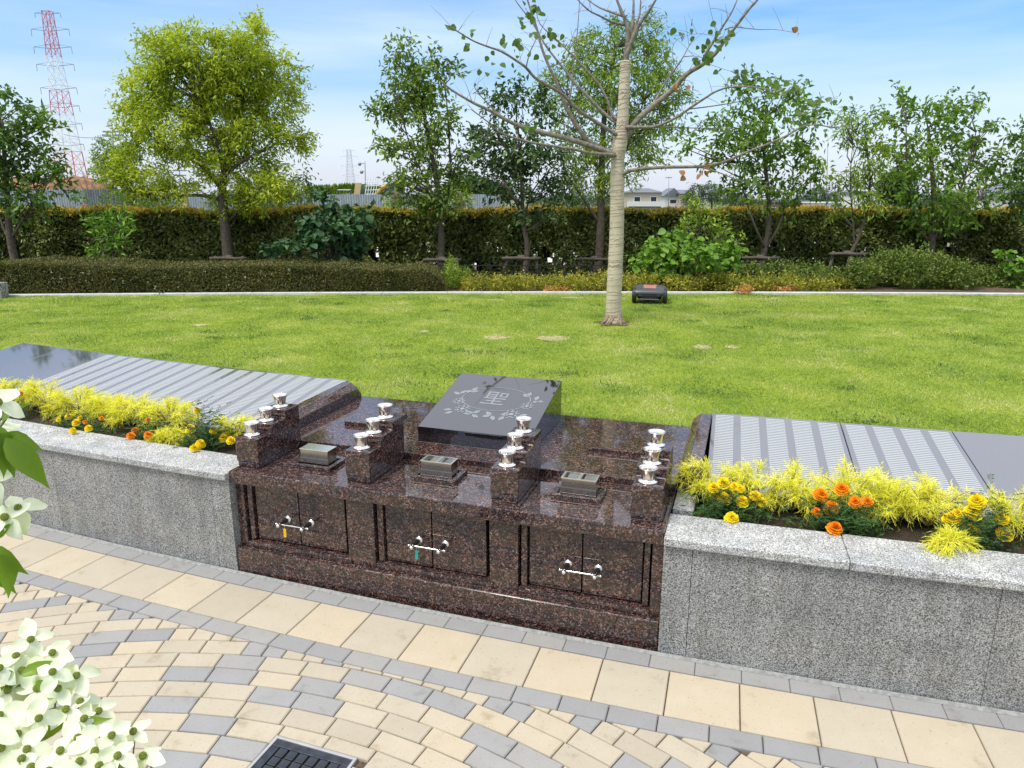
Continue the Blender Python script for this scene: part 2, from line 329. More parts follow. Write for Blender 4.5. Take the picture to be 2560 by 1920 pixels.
def lawnmat():
    m, t, b, o = newmat('lawn_base'); g = N(t, 'ShaderNodeNewGeometry').outputs['Position']
    n1 = N(t, 'ShaderNodeTexNoise', {'Vector': g, 'Scale': 2.2, 'Detail': 6., 'Roughness': .7}); n2 = N(t, 'ShaderNodeTexNoise', {'Vector': g, 'Scale': 40., 'Detail': 4., 'Roughness': .8})
    c = ramp(t, n1.outputs['Fac'], [(.3, (.13, .20, .02)), (.55, (.21, .28, .03)), (.75, (.29, .32, .05))])
    c = mixc(t, 1., c, ramp(t, n2.outputs['Fac'], [(.3, (.6, .6, .5)), (.7, (1.25, 1.2, 1.1))]), 'MULTIPLY')
    t.links.new(c, b.inputs['Base Color']); b.inputs['Roughness'].default_value = 1.; b.inputs['Specular IOR Level'].default_value = .1
    return m
M['lawn'] = lawnmat()
M['sand'] = plain('dry_patch', (.30, .27, .12), 1., var=.5, scale=30)
M['farland'] = plain('far_ground', (.12, .14, .06), 1., var=.3, scale=.15)
M['road'] = plain('pale_road', (.55, .52, .47), .95, var=.12, scale=1.)
M['claysoil'] = plain('excavated_soil', (.22, .115, .055), 1., var=.55, scale=.9, bump=1.)
M['sheet'] = plain('galvanised_sheet', (.30, .33, .36), .45, .2, var=.25, scale=2.)
M['sheetdark'] = plain('weathered_sheet', (.15, .165, .19), .5, .2, var=.35, scale=2.)
M['white'] = plain('white_paint', (.75, .75, .73), .6, var=.05)
M['red'] = plain('red_paint', (.55, .07, .06), .6, var=.1)
M['greymetal'] = plain('grey_metal', (.24, .25, .27), .5, .4)
M['hazemetal'] = plain('haze_paled_metal', (.42, .44, .48), .6, .1)  # lighter than the plain grey metal: distance haze put into the far tower's colour
M['bluesteel'] = plain('blue_sheet_stack', (.05, .08, .16), .5, .3)
M['ochre'] = plain('plywood', (.52, .38, .17), .8)
M['greenboard'] = plain('green_board', (.07, .15, .09), .7)
M['yellowpaint'] = plain('yellow_paint', (.46, .32, .08), .6, var=.3)
M['roof'] = plain('slate_roof', (.13, .145, .17), .6, var=.15)
M['rooftile'] = plain('red_roof', (.30, .11, .07), .8)
M['beige'] = plain('beige_wall', (.44, .38, .29), .9, var=.08)
M['offwhite'] = plain('offwhite_wall', (.62, .61, .57), .9, var=.06)
M['brownwall'] = plain('brown_wall', (.16, .10, .075), .9)
M['glass'] = plain('window_glass', (.03, .04, .05), .1)
M['plastic'] = plain('dark_grey_plastic', (.05, .052, .058), .38, var=.1)
M['blackp'] = plain('black_plastic', (.012, .012, .013), .45)
M['coral'] = plain('coral_cover', (.42, .14, .10), .5, var=.2)
M['tagy'] = plain('yellow_tag', (.78, .46, .01), .4)
M['tagt'] = plain('teal_tag', (.01, .36, .30), .4)
M['tagb'] = plain('brass_tag', (.35, .20, .05), .4, .6)
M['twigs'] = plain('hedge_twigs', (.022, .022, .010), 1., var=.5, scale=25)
M['fence'] = plain('black_fence_paint', (.015, .013, .012), .5)

# ------------------------------------------------------------------ setting: ground, path
gm = MB()
for (y0, z0), (y1, z1) in zip([(-20, -.06), (3.0, -.06), (11.5, -.06), (16.6, .30), (40, .2), (95, -2.), (400, -2.5)], [(3.0, -.06), (11.5, -.06), (16.6, .30), (40, .2), (95, -2.), (400, -2.5), (5000, -2.5)]):
    b = 5000
    gm.add([(-b, y0, z0), (b, y0, z0), (b, y1, z1), (-b, y1, z1)], [(0, 1, 2, 3)])
tag(gm.build('ground', M['farland']), kind='structure')
tag(MB().add([(-60, 16.9, .33), (60, 16.9, .33), (60, 27, .30), (-60, 27, .30)], [(0, 1, 2, 3)]).build('road', M['road']), kind='structure')

RC = (-1.5521, -.0562); RB = 43.435      # centre of the paving rings, radius of the border's inner edge
def clip(poly, nx, ny, c):               # keep points with n.p <= c
    o = []
    for i in range(len(poly)):
        p, q = poly[i], poly[(i + 1) % len(poly)]; a = nx * p[0] + ny * p[1] - c; b_ = nx * q[0] + ny * q[1] - c
        if a <= 0: o.append(p)
        if (a < 0 < b_) or (b_ < 0 < a): t_ = a / (a - b_); o.append((p[0] + (q[0] - p[0]) * t_, p[1] + (q[1] - p[1]) * t_))
    return o
def area(p): return abs(sum(p[i][0] * p[(i + 1) % len(p)][1] - p[(i + 1) % len(p)][0] * p[i][1] for i in range(len(p)))) / 2 if len(p) > 2 else 0
def clip_border(poly):
    cx = sum(p[0] for p in poly) / len(poly) - C0[0]; cy = sum(p[1] for p in poly) / len(poly) - C0[1]; l_ = math.hypot(cx, cy); nx, ny = -cx / l_, -cy / l_
    return clip(poly, nx, ny, nx * C0[0] + ny * C0[1] - (RB + .002))
GT = Vector((-.9297, 2.4028)); GD = Vector((.3427, -.1194)).normalized(); GN = Vector((GD.y, -GD.x)); GS = .363
def clip_grate(poly):
    c = Vector((sum(p[0] for p in poly) / len(poly), sum(p[1] for p in poly) / len(poly))) - GT
    if not (-.12 < c.dot(GD) < GS + .12 and -.12 < c.dot(GN) < GS + .12): return poly
    best = []
    for n, cc in ((GD, GT.dot(GD) - .004), (-GD, -(GT.dot(GD) + GS) - .004), (GN, GT.dot(GN) - .004), (-GN, -(GT.dot(GN) + GS) - .004)):
        q = clip(poly, n.x, n.y, cc)
        if area(q) > area(best): best = q
    return best
path = MB().add([(-6, -2, -.014), (9, -2, -.014), (9, 6.2, -.014), (-6, 6.2, -.014)], [(0, 1, 2, 3)]).build('path', M['joint'])
tag(path, kind='structure')
border = empty('path_border'); tag(border, kind='structure')
pieces = []
def qpoly(c, r0, r1, a0, a1, g=.0024, sgn=1):
    ga0, ga1 = a0 + g / r0, a1 - g / r0
    r0, r1 = r0 + g, r1 - g
    return [(c[0] + r * math.sin(a), c[1] + sgn * r * math.cos(a)) for r, a in ((r0, ga0), (r0, ga1), (r1, ga1), (r1, ga0))]
rr = random.Random(5)
for k in range(-22, 36):
    r0 = 2.8955 + .1 * k; r1 = r0 + .1
    n = int(2 * PI * r0 / .2); off = (k % 2) * .5 + rr.uniform(-.12, .12)
    step = 2 * PI / n
    for i in range(n):
        a0 = (i + off) * step - PI; a1 = a0 + step
        am = (a0 + a1) / 2
        if abs(am) > 2.0: continue
        x = RC[0] + r0 * math.sin(am); y = RC[1] + r0 * math.cos(am)
        if not (-4.6 < x < 4.6 and .2 < y < 5.6): continue
        P_ = qpoly(RC, r0, r1, a0, a1); A_ = area(P_); Q = clip_border(P_); grey = rr.random() < .24
        if area(Q) < .0012: continue
        if area(Q) < A_ * .985:
            for s_ in (0, 1):
                q = clip_border(qpoly(RC, r0, r1, a0 + step / 2 * s_, a0 + step / 2 * (s_ + 1)))
                if area(q) > .0008: pieces.append((q, rr.random() < .3))
        else:
            q = clip_grate(Q)
            if area(q) > .0008: pieces.append((q, grey))
def visible(p):
    v = Vector((p[0], p[1], 0 - H)); Z = v.y * cp - v.z * sp_; Yc = v.y * sp_ + v.z * cp
    if Z < .2: return 0
    px, py = CX + F * v.x / Z, CY - F * Yc / Z
    return 1 / Z if (-60 < px < 2620 and 900 < py < 1980) else 0
sc = sorted(pieces, key=lambda q: -visible(q[0][0]) * area(q[0]))
rest = {True: MB(), False: MB()}
for i, (q, g) in enumerate(sc):
    if i < 296 and visible(q[0]): dz = rr.uniform(-.0015, .0005); MB().prism(q, -.03, dz, .004).build('paving_block', M['greyp'] if g else M['cream'], path)
    else: rest[g].prism(q, -.03, 0, .0035)
for g in (True, False):
    o = rest[g].build('paving_blocks', M['greyp'] if g else M['cream'], path); o['kind'] = 'stuff'
def arcpoly(r0, r1, p0, p1, g=.002, n=1):
    dg = math.degrees(g / 43); pts = []
    for i in range(n + 1): pts.append(PO(p0 + dg + (p1 - p0 - 2 * dg) * i / n, r0 + g)[:2])
    for i in range(n + 1): pts.append(PO(p1 - dg - (p1 - p0 - 2 * dg) * i / n, r1 - g)[:2])
    return [tuple(p) for p in pts][::-1]
ST = .2686                                 # 0.2 m bricks as an angle
for i in range(-24, 30):
    p = -18.6 + i * ST
    MB().prism(arcpoly(43.335, RB, p, p + ST, .0020), -.03, 0, .004).build('grey_brick', M['greyp'], border)
    MB().prism(arcpoly(42.925, 43.03, p - .1, p + ST - .1, .001), -.03, .001, .003).build('grey_brick', M['greyp'], border)
for i in range(-16, 19):
    p = -18.565 + i * .4005
    MB().prism(arcpoly(43.033, 43.333, p, p + .4005, .0022), -.03, 0, .004).build('square_slab', M['creamL'], border)
o = MB()
for i in range(60):
    p = -25 + i * .22; a, b = PO(p, 42.925), PO(p + .22, 42.925); a2, b2 = PO(p, 42.943), PO(p + .22, 42.943)
    o.add([(a.x, a.y, .012), (b.x, b.y, .012), (b2.x, b2.y, .002), (a2.x, a2.y, .002)], [(3, 2, 1, 0)])
o.build('mortar_fillet', M['fillet'], border)

# drain grate
gr = empty('drain_grate', (GT.x, GT.y, 0), math.atan2(GD.y, GD.x)); tag(gr, 'square dark iron drain grate set into the curved block paving', 'drain cover')
q = MB()
for a in ((0, GS, -.012, 0), (0, GS, -GS, -GS + .012), (0, .012, -GS + .012, -.012), (GS - .012, GS, -GS + .012, -.012)): q.box(*a, -.04, .002)
q.build('rim', M['ironedge'], gr, bevel=.001)
q = MB()
for a in ((.013, GS - .013, -.045, -.013), (.013, GS - .013, -GS + .013, -GS + .045), (.013, .045, -GS + .045, -.045), (GS - .045, GS - .013, -GS + .045, -.045)): q.box(*a, -.03, -.002)
q.build('frame', M['iron'], gr, bevel=.002)
MB().box(.013, GS - .013, -GS + .013, -.013, -.05, -.022).build('plate', M['dark'], gr)
nb = 6; cw = (GS - .09) / nb
padm = MB().box(.0, cw - .0095, -cw + .004, 0, -.022, -.003).mesh('pad')
for i in range(nb):
    for j in range(nb): link('pad', padm, M['iron'], gr, loc=(.045 + i * cw + .005, -.045 - j * cw - .001, 0), bevel=.0015, seg=1)

# ------------------------------------------------------------------ monument
mon = empty('memorial_altar', (AX, AY, 0), ANG)
tag(mon, 'polished brown granite ossuary altar with three pairs of doors, set in the grey wall', 'monument')
B = lambda nm, a, bev=.004, mt='brown', par=mon: MB().box(*a).build(nm, M[mt], par, bevel=bev)
# plinth with a bevelled ledge
MB().add([(.003, 0, -.03), (2.357, 0, -.03), (2.357, 0, .148), (.003, 0, .148), (.003, .03, .150), (2.357, .03, .150), (.003, .2, .150), (2.357, .2, .150), (.003, .2, -.03), (2.357, .2, -.03)],
         [(0, 1, 2, 3), (3, 2, 5, 4), (4, 5, 7, 6), (6, 7, 9, 8), (8, 9, 1, 0), (0, 3, 4, 6, 8), (1, 9, 7, 5, 2)]).build('plinth', M['brown'], mon, bevel=.007, seg=3)
B('core', (.004, 2.356, .125, 1.46, .15, .58), 0, 'dark')
for a in ((.003, .052), (.700, .862), (1.506, 1.656), (2.306, 2.357)): B('pilaster', (a[0], a[1], .042, .126, .1502, .5402))
for a in ((.060, .092), (.872, .906), (1.666, 1.697), (2.268, 2.296)): B('jamb', (a[0], a[1], .060, .126, .185, .5402), .003)
doors = []
for a, g, b in ((.100, .379, .668), (.912, 1.177, 1.476), (1.703, 1.971, 2.260)):
    B('sill', (a - .045, b + (.05 if b < 2 else .045), .034, .126, .1502, .182))
    for x0, x1 in ((a, g - .003), (g + .003, b)):
        doors.append(B('door', (x0, x1, .078, .126, .190, .533), .003))
    MB().tube([(g - .0745, .079, .337), (g - .0745, .072, .337)], [.021, .021], 20)
B('counter_slab', (0.0, 2.36, 0, .478, .5405, .612), .006)
MB().box(.0, 2.362, .478, 1.475, .54, .650).build('platform_slab', M['brown'], mon, bevel=.004)
for u0 in (.0,):
    pass
# two thin stone lids lying on the platform
for u0, lab in ((.235, 'thin brown granite lid on the platform behind the second vase stand'), (1.822, 'thin brown granite lid on the platform behind the rightmost vase stand')):
    MB().box(u0, u0 + .305, .818, 1.103, .6502, .6762).build('stone_lid', M['brown'], mon, bevel=.003)
# handles
def handle(g, lab):
    h = empty('pull_handle', (g, .078, .336), 0, mon)
    s = .0745; q = MB(); 
    Mx = lambda x, y: Matrix.Translation((x, y, 0)) @ Matrix.Rotation(PI / 2, 4, 'X')
    for sx in (-s, s):
        MB().lathe([(.0, 0), (.021, 0), (.021, .004), (.017, .008), (.013, .009), (.012, .013)], 24, Mx(sx, 0)).build('rosette', M['steel'], h, smooth=True)
        MB().lathe([(.0, .010), (.011, .010), (.0125, .03), (.008, .06), (.011, .066), (.011, .080), (.008, .083)], 18, Mx(sx, 0)).build('stem', M['steeld'], h, smooth=True)
        MB().ball((sx, -.092, 0), .0115, 14, 8).build('knob', M['steel'], h, smooth=True)
    q = MB().tube([(-s - .022, -.073, 0), (-s, -.073, 0), (-s + .014, -.073, 0), (-.03, -.073, 0), (0, -.073, 0), (.03, -.073, 0), (s - .014, -.073, 0), (s, -.073, 0), (s + .022, -.073, 0)], [.0045, .005, .004, .0036, .0048, .0036, .004, .005, .0045], 10)
    q.build('crossbar', M['steel'], h, smooth=True)
    for sx in (-s - .024, s + .024): MB().ball((sx, -.073, 0), .0072, 10, 6).build('finial', M['steel'], h, smooth=True)
for g, lab in ((.380, 0), (1.179, 0), (1.977, 0)): handle(g, lab)
for u, mt, lab, hgt in ((.332, 'tagy', 'yellow plastic key tag hanging from the left door handle', .05), (1.122, 'tagt', 'teal plastic key tag hanging from the middle door handle', .05), (1.921, 'tagb', 'small brass tag hanging from the right door handle', .022)):
    e = empty('key_tag', MF(u, .004, .331), ANG + .15); tag(e, lab, 'key tag')
    MB().tube([(0, 0, 0), (.002, -.003, -.008), (0, 0, -.016), (-.002, .003, -.008), (0, 0, 0)], .0009, 6).build('ring', M['steelb'], e, smooth=True)
    c = .0075 if hgt > .03 else .004
    MB().add([(x, y, z) for y in (-.0015, .0015) for x, z in ((-c, -.02), (-c * .4, -.015), (c * .4, -.015), (c, -.02), (c, -.013 - hgt), (c * .5, -.017 - hgt), (-c * .5, -.017 - hgt), (-c, -.013 - hgt))],
             [tuple(range(8)), tuple(range(15, 7, -1))] + [(i, i + 8, (i + 1) % 8 + 8, (i + 1) % 8) for i in range(8)]).build('tag_plate', M[mt], e)
# stepped vase stands
sprof = [(.075, .032), (.075, .172), (.205, .172), (.205, .217), (.340, .217), (.340, .262), (.476, .262), (.476, .032)]
spoly = MB(); 
def stepmesh(wd):
    q = MB(); n = len(sprof)
    vs = [(x, d, z) for x in (0, wd) for d, z in sprof]
    q.add(vs, [tuple(range(n)), tuple(range(2 * n - 1, n - 1, -1))] + [(i, i + n, (i + 1) % n + n, (i + 1) % n) for i in range(n)]); return q
stm = stepmesh(.146).mesh('stepped_block'); stb = MB().box(.004, .142, .078, .474, 0, .0325).mesh('base_course')
stand_labels = ['leftmost stepped brown granite vase stand, beside the left flower bed', 'second stepped granite vase stand from the left, between the closed and the middle incense boxes',
                'third stepped granite vase stand from the left, before the black plaque', 'rightmost stepped brown granite vase stand, beside the right granite wall']
stu = [.001, .690, 1.500, 2.190]
for u0, lb in zip(stu, stand_labels):
    e = empty('vase_stand', MF(u0, 0, .6122), ANG); tag(e, lb, 'vase stand', 'stepped vase stands on the altar')
    link('stepped_block', stm, M['brown'], e, bevel=.005); link('base_course', stb, M['brown'], e, bevel=.006)
# vases
vb = MB().lathe([(.0, 0), (.0455, 0), (.0465, .003), (.0455, .006), (.040, .0085), (.034, .010), (.033, .014)], 32).mesh('base_ring')
vc = MB().lathe([(.0, .012), (.032, .012), (.0315, .018), (.0315, .028), (.0330, .040), (.0365, .052), (.0410, .062), (.0435, .067), (.044, .069), (.0425, .0700), (.039, .066), (.031, .060), (.024, .058), (.0, .0575)], 32).mesh('cup')
vp = MB().lathe([(.0, .058), (.010, .058), (.010, .0595), (.0, .0598)], 12).mesh('drain_disc')
stn = ['leftmost', 'second', 'third', 'rightmost']; tn = ['lowest front step', 'middle step', 'top rear step']
for i, u0 in enumerate(stu):
    for j, (d, z) in enumerate(((.143, .1722), (.275, .2172), (.412, .2622))):
        e = empty('flower_vase', MF(u0 + .066, d, .6122 + z), ANG + random.uniform(0, 3))
        tag(e, f'silver metal flower vase on the {tn[j]} of the {stn[i]} stand', 'vase', 'silver vases on the stepped stands')
        link('base_ring', vb, M['steel'], e, smooth=True); link('cup', vc, M['steel'], e, smooth=True); link('drain_disc', vp, M['steelb'], e, smooth=True)
# incense burners and trays
for i, (u0, d0, ub, db, lb) in enumerate(((.292, .150, .338, .192, 'closed steel incense box with flat mirror lid, left on the altar'), (1.008, .195, 1.055, .232, 'open steel incense box in the middle of the altar'), (1.775, .195, 1.822, .232, 'open steel incense box on the right of the altar'))):
    e = empty('incense_tray', MF(u0, d0, .6122), ANG); tag(e, ['left', 'middle', 'right'][i] + ' brown granite tray, under the ' + ['closed incense box', 'middle open incense box', 'right open incense box'][i], 'tray', 'granite incense trays')
    q = MB(); wd, dp = .252, .185
    q.box(0, wd, 0, dp, 0, .012); q.build('tray_bottom', M['brown'], e, bevel=.003)
    q = MB()
    for a in ((0, wd, 0, .026), (0, wd, dp - .026, dp), (0, .026, .026, dp - .026), (wd - .026, wd, .026, dp - .026)): q.box(*a, .0122, .023)
    q.build('tray_rim', M['brown'], e, bevel=.002)
    x = empty('incense_box', MF(ub, db, .6246), ANG); tag(x, lb, 'incense burner')
    W_, D_, H_ = .172, .085, .088
    q = MB().box(.004, W_ - .004, .004, D_ - .004, 0, .012); q.build('foot', M['steeld'], x)
    q = MB()
    for a in ((0, W_, 0, .0015), (0, W_, D_ - .0015, D_), (0, .0015, .0015, D_ - .0015), (W_ - .0015, W_, .0015, D_ - .0015)): q.box(*a, .012, H_)
    q.build('casing', M['steelb'], x)
    q = MB().box(-.004, W_ + .004, -.006, -.0045, .006, .040); q.box(-.004, W_ + .004, -.0045, -.0005, .040, .0415); q.box(-.004, W_ + .004, -.0045, -.0005, .006, .0075)
    q.build('front_plate', M['steelb'], x)
    for kx in (.028, .140): MB().lathe([(0, 0), (.004, 0), (.004, .0015), (.0, .002)], 8, Matrix.Translation((kx, -.006, .026)) @ Matrix.Rotation(PI / 2, 4, 'X')).build('crest', M['steeld'], x)
    if i == 0:
        MB().box(-.004, W_ + .004, -.004, D_ + .004, H_, H_ + .004).build('lid', M['steel'], x, bevel=.001)
    else:
        q = MB()
        for a in ((-.004, W_ + .004, -.004, .005), (-.004, W_ + .004, D_ - .005, D_ + .004), (-.004, .006, .005, D_ - .005), (W_ - .006, W_ + .004, .005, D_ - .005)): q.box(*a, H_, H_ + .003)
        q.box(W_ / 2 - .007, W_ / 2 + .007, .005, D_ - .005, H_ - .002, H_ + .002); q.build('rim', M['steel'], x)
        MB().box(.0016, W_ - .0016, .0016, D_ - .0016, H_ - .020, H_ - .016).build('mirror_pan', M['steel'], x)
# black plaque
PU0, PD0, PW, PD = .826, .672, .70, .70
plq = empty('memorial_plaque', MF(PU0, PD0, .6502), ANG); tag(plq, 'sloping black polished granite plaque with an engraved kanji and wreath', 'plaque')
zf, zb = .096, .262
MB().hexa([(0, 0, 0), (PW, 0, 0), (PW, PD, 0), (0, PD, 0), (0, 0, zf), (PW, 0, zf), (PW, PD, zb), (0, PD, zb)]).build('slab', M['black'], plq, bevel=.0025, seg=2)
sl_ = math.atan2(zb - zf, PD); 
face = empty('engraving', (0, 0, zf + .0006), 0, plq); face.rotation_euler = (sl_, 0, 0)
def q2(u, d): return (u - PU0, (d - PD0) / math.cos(sl_))
def plate(poly, name='stroke', h=.0006): return MB().prism(poly, -.0002, h).build(name, M['etch'], face)
def bar(x0, y0, x1, y1, w_):
    a, b = Vector((x0, y0)), Vector((x1, y1)); n = (b - a).normalized(); p = Vector((-n.y, n.x)) * w_ / 2
    return [tuple(a - p), tuple(b - p), tuple(b + p), tuple(a + p)]
kx, ky = q2(1.172, 1.075); ks = .080
def kb(x0, y0, x1, y1, w_=.012): plate(bar(kx + x0 * ks, ky + y0 * ks, kx + x1 * ks, ky + y1 * ks, w_))
for s_ in ((-.82, .92, .12, .92), (-.58, .56, -.12, .56), (-.58, .26, -.12, .26), (-.9, -.06, .95, -.06), (-.7, -.06, -.7, .86), (-.02, .02, -.02, .86),
           (.28, .82, .9, .82), (.28, .26, .9, .26), (.34, .32, .34, .76), (.84, .32, .84, .76),
           (-.62, -.48, .62, -.48), (-.95, -.92, .95, -.92), (0, -.42, 0, -.12), (0, -.86, 0, -.54)): kb(*s_)
ex, ey = q2(1.182, 1.066); ring = []
for i in range(72):
    a = 2 * PI * i / 72; ring.append((ex + .224 * math.cos(a), ey + .150 * math.sin(a), ex + .219 * math.cos(a), ey + .1455 * math.sin(a)))
q = MB()
for i in range(72):
    a, b = ring[i], ring[(i + 1) % 72]; q.add([(a[0], a[1], .0004), (b[0], b[1], .0004), (b[2], b[3], .0004), (a[2], a[3], .0004)], [(3, 2, 1, 0)])
q.build('ring', M['etch'], face)
def rose(u, d, r):
    x, y = q2(u, d); q = MB(); q.prism([(x + r * .34 * math.cos(a * PI / 4), y + r * .34 * math.sin(a * PI / 4)) for a in range(8)], -.0002, .0009)
    for rg, n_, rr_ in ((.62, 6, .26), (.95, 9, .2)):
        for i in range(n_):
            a = 2 * PI * i / n_ + rg; c = (x + r * rg * math.cos(a), y + r * rg * math.sin(a))
            q.prism([(c[0] + r * rr_ * math.cos(a + t), c[1] + r * rr_ * math.sin(a + t)) for t in (-1.7, -.8, 0, .8, 1.7)], -.0002, .0006)
    q.build('rose', M['etch'], face)
def leaf2(u, d, ang, l_=.058):
    x, y = q2(u, d)
    for s_ in (-1, 1):
        pts = [(0, .001), (.3, .22), (.6, .24), (1, .02), (1, .0), (.6, .012), (.3, .012)] if s_ > 0 else [(0, -.001), (.3, -.012), (.6, -.012), (1, -.0), (1, -.02), (.6, -.24), (.3, -.22)]
        plate([(x + l_ * (px * math.cos(ang) - py * math.sin(ang)), y + l_ * (px * math.sin(ang) + py * math.cos(ang))) for px, py in pts][::1], 'leaf_half')
for c in ((.958, 1.0, .036), (1.015, .915, .042), (1.400, 1.015, .036), (1.335, .905, .044)): rose(*c)
for c in ((.955, .895, 3.4), (.97, .875, 3.9), (1.045, .885, -.2), (1.10, .872, .9), (1.10, .87, 3.3), (1.10, .862, -.6), (.93, 1.08, 2.6), (.93, 1.09, 1.2), (.95, 1.12, .5), (.985, 1.125, .4), (.99, 1.14, 1.2),
          (1.22, .872, 2.5), (1.22, .872, 3.6), (1.225, .868, 5.2), (1.27, .888, .2), (1.30, .875, 4.4), (1.385, .895, .4), (1.39, .88, -.4), (1.42, 1.06, .7), (1.43, 1.085, -.1), (1.43, 1.09, 1.5), (1.375, 1.12, 2.4), (1.37, 1.13, 1.5)): leaf2(*c)

# ------------------------------------------------------------------ granite planter walls, end stones, name panels
def sub(p0, p1, n): return [p0 + (p1 - p0) * i / n for i in range(n + 1)]
def arcblock(r0, r1, p0, p1, z0, z1, n=4, zin=None):
    """solid between radii r0>r1? (outer first) ; zin: z of the inner top edge"""
    q = MB(); ph = sub(p0, p1, n); m = len(ph)
    zi = z1 if zin is None else zin
    vs = []
    for p in ph: a, b = PO(p, r0), PO(p, r1); vs += [(a.x, a.y, z0), (a.x, a.y, z1), (b.x, b.y, zi), (b.x, b.y, z0)]
    fs = [(3, 2, 1, 0), (4 * (m - 1), 4 * (m - 1) + 1, 4 * (m - 1) + 2, 4 * (m - 1) + 3)]
    for i in range(m - 1):
        b = 4 * i
        for k in range(4): fs.append((b + k, b + (k + 1) % 4, b + 4 + (k + 1) % 4, b + 4 + k))
    return q.add(vs, fs)
gp = .0016
for side, wj, cj, lab in (('L', [-25.4, -23.72, -22.05, -20.377, -20.206], [-25.5, -24.43, -23.36, -22.30, -21.255, -20.206], 'grey speckled granite flower bed wall left of the altar'),
                          ('R', [-17.052, -16.882, -15.280, -13.68, -12.1], [-17.052, -16.035, -15.0, -13.96, -12.9, -12.0], 'grey speckled granite flower bed wall right of the altar')):
    e = empty('planter_wall'); tag(e, lab, 'planter wall', 'granite flower bed walls')
    for a, b in zip(wj, wj[1:]): arcblock(42.92, 42.86, a + gp, b - gp, -.03, .558).build('facing_slab', M['greywall'], e)
    for a, b in zip(cj, cj[1:]): arcblock(42.944, 42.672, a + gp * .7, b - gp * .7, .559, .602).build('cap_stone', M['greycap'], e, bevel=.008, seg=3)
    arcblock(42.858, 42.80, wj[0], wj[-1], -.03, .557, 12).build('backing', M['dark'], e)
    arcblock(42.80, 42.10, wj[0], wj[-1], .40, .548, 12).build('soil', M['soil'], e)
    # return stone along the altar
    x0, x1 = ((-.102, -.003) if side == 'L' else (2.365, 2.464))
    q = MB().box(x0, x1, .285, .56, .40, .6005); o = q.build('return_stone', M['greycap'], e, loc=(AX, AY, 0), rot=(0, 0, ANG), bevel=.003)
for side, lab in ((0, 'brown granite end stone between the altar platform and the left name panels'), (1, 'brown granite end stone between the altar platform and the right name panels')):
    # cross section in (offset from the platform, z)
    def X(o_): return (-o_ if side == 0 else 2.364 + o_)
    def sec(d, dz): return [(X(.0), d, .56), (X(.0), d, .705 + dz), (X(.045), d, .748 + dz), (X(.114), d, .750 + dz), (X(.114), d, .56)]
    V_ = sec(.49, -.012) + sec(.52, .0) + sec(1.40, .018) + sec(1.452, -.03)
    for i in (1, 2, 3): V_[i] = (V_[i][0], V_[i][1], V_[i][2] - .05)
    fs = [tuple(range(5)), (19, 18, 17, 16, 15)] + [(r * 5 + i, r * 5 + (i + 1) % 5, r * 5 + 5 + (i + 1) % 5, r * 5 + 5 + i) for r in range(3) for i in range(5)]
    me = MB().add(V_, fs).mesh('end_stone'); 
    bm = bmesh.new(); bm.from_mesh(me); bmesh.ops.recalc_face_normals(bm, faces=bm.faces); bm.to_mesh(me); bm.free()
    o = link('end_stone', me, M['brown'], loc=(AX, AY, 0), rot=(0, 0, ANG), bevel=.004); tag(o, lab, 'end stone')
RF, RBk, ZF, ZB = 42.37, 41.455, .628, .765
stripm = MB().box(-.0525, .0525, 0, .0150, -.0002, .0007).mesh('name_strip')
def name_panel(p0, p1, cols, lab, left):
    pm = (p0 + p1) / 2; a = R_(pm); o_ = PO(pm, RF, ZF)
    e = empty('name_panel', o_, a); tag(e, lab, 'name panel', 'black name panels along the flower beds')
    inv = Matrix.Rotation(-a, 4, 'Z') @ Matrix.Translation(-o_)
    g = .0018; c = []
    for ph, sg in ((p0, 1), (p1, -1)):
        for r, z in ((RF, ZF), (RBk, ZB)):
            v = inv @ PO(ph, r, z); c.append(Vector((v.x + sg * g, v.y, v.z)))
    (f0, b0, f1, b1) = c; dn = Vector((0, 0, -.055))
    MB().hexa([f0 + dn, f1 + dn, b1 + dn, b0 + dn, f0, f1, b1, b0]).build('slab', M['panel'], e, bevel=.003)
    MB().hexa([f0 + Vector((0, .02, -.25)), f1 + Vector((0, .02, -.25)), b1 + Vector((0, -.0, -.3)), b0 + Vector((0, 0, -.3)), f0 + dn * 1.02 + Vector((0, .02, 0)), f1 + dn * 1.02 + Vector((0, .02, 0)), b1 + dn * 1.02, b0 + dn * 1.02]).build('base', M['dark'], e)
    if not cols: return
    tl = math.atan2(ZB - ZF, (RF - RBk)); Lr = (RF - RBk) / math.cos(tl)
    fr = empty('name_list', (0, 0, 0), 0, e); fr.rotation_euler = (tl, 0, 0)
    xs = -(cols - 1) / 2 * .1465
    nrows = 41
    for ci in range(cols):
        for r in range(nrows): link('name_strip', stripm, M['strip'], fr, loc=(xs + ci * .1465, Lr - .026 - .0165 - r * .0211, .0002))
name_panel(-16.850, -15.834, 5, 'black polished panel with five columns of name strips, right of the altar', 0)
name_panel(-15.834, -15.014, 4, 'black polished panel with four columns of name strips, beside the blank right panel', 0)
name_panel(-15.014, -14.20, 0, 'blank grey-looking black panel at the right edge of the picture', 0)
name_panel(-14.20, -13.38, 0, 'blank black panel beyond the right edge', 0)
name_panel(-21.409, -20.428, 5, 'black polished panel with five columns of name strips, left of the altar', 1)
name_panel(-22.208, -21.409, 4, 'second black panel of name strips counted leftwards from the altar', 1)
name_panel(-23.01, -22.208, 4, 'third black panel of name strips counted leftwards from the altar', 1)
name_panel(-23.81, -23.01, 4, 'fourth black panel, last with name strips at the far left', 1)
name_panel(-24.61, -23.81, 0, 'blank black panel nearest the name strips on the far left', 1)
name_panel(-25.41, -24.61, 0, 'blank black panel at the left edge of the picture', 1)

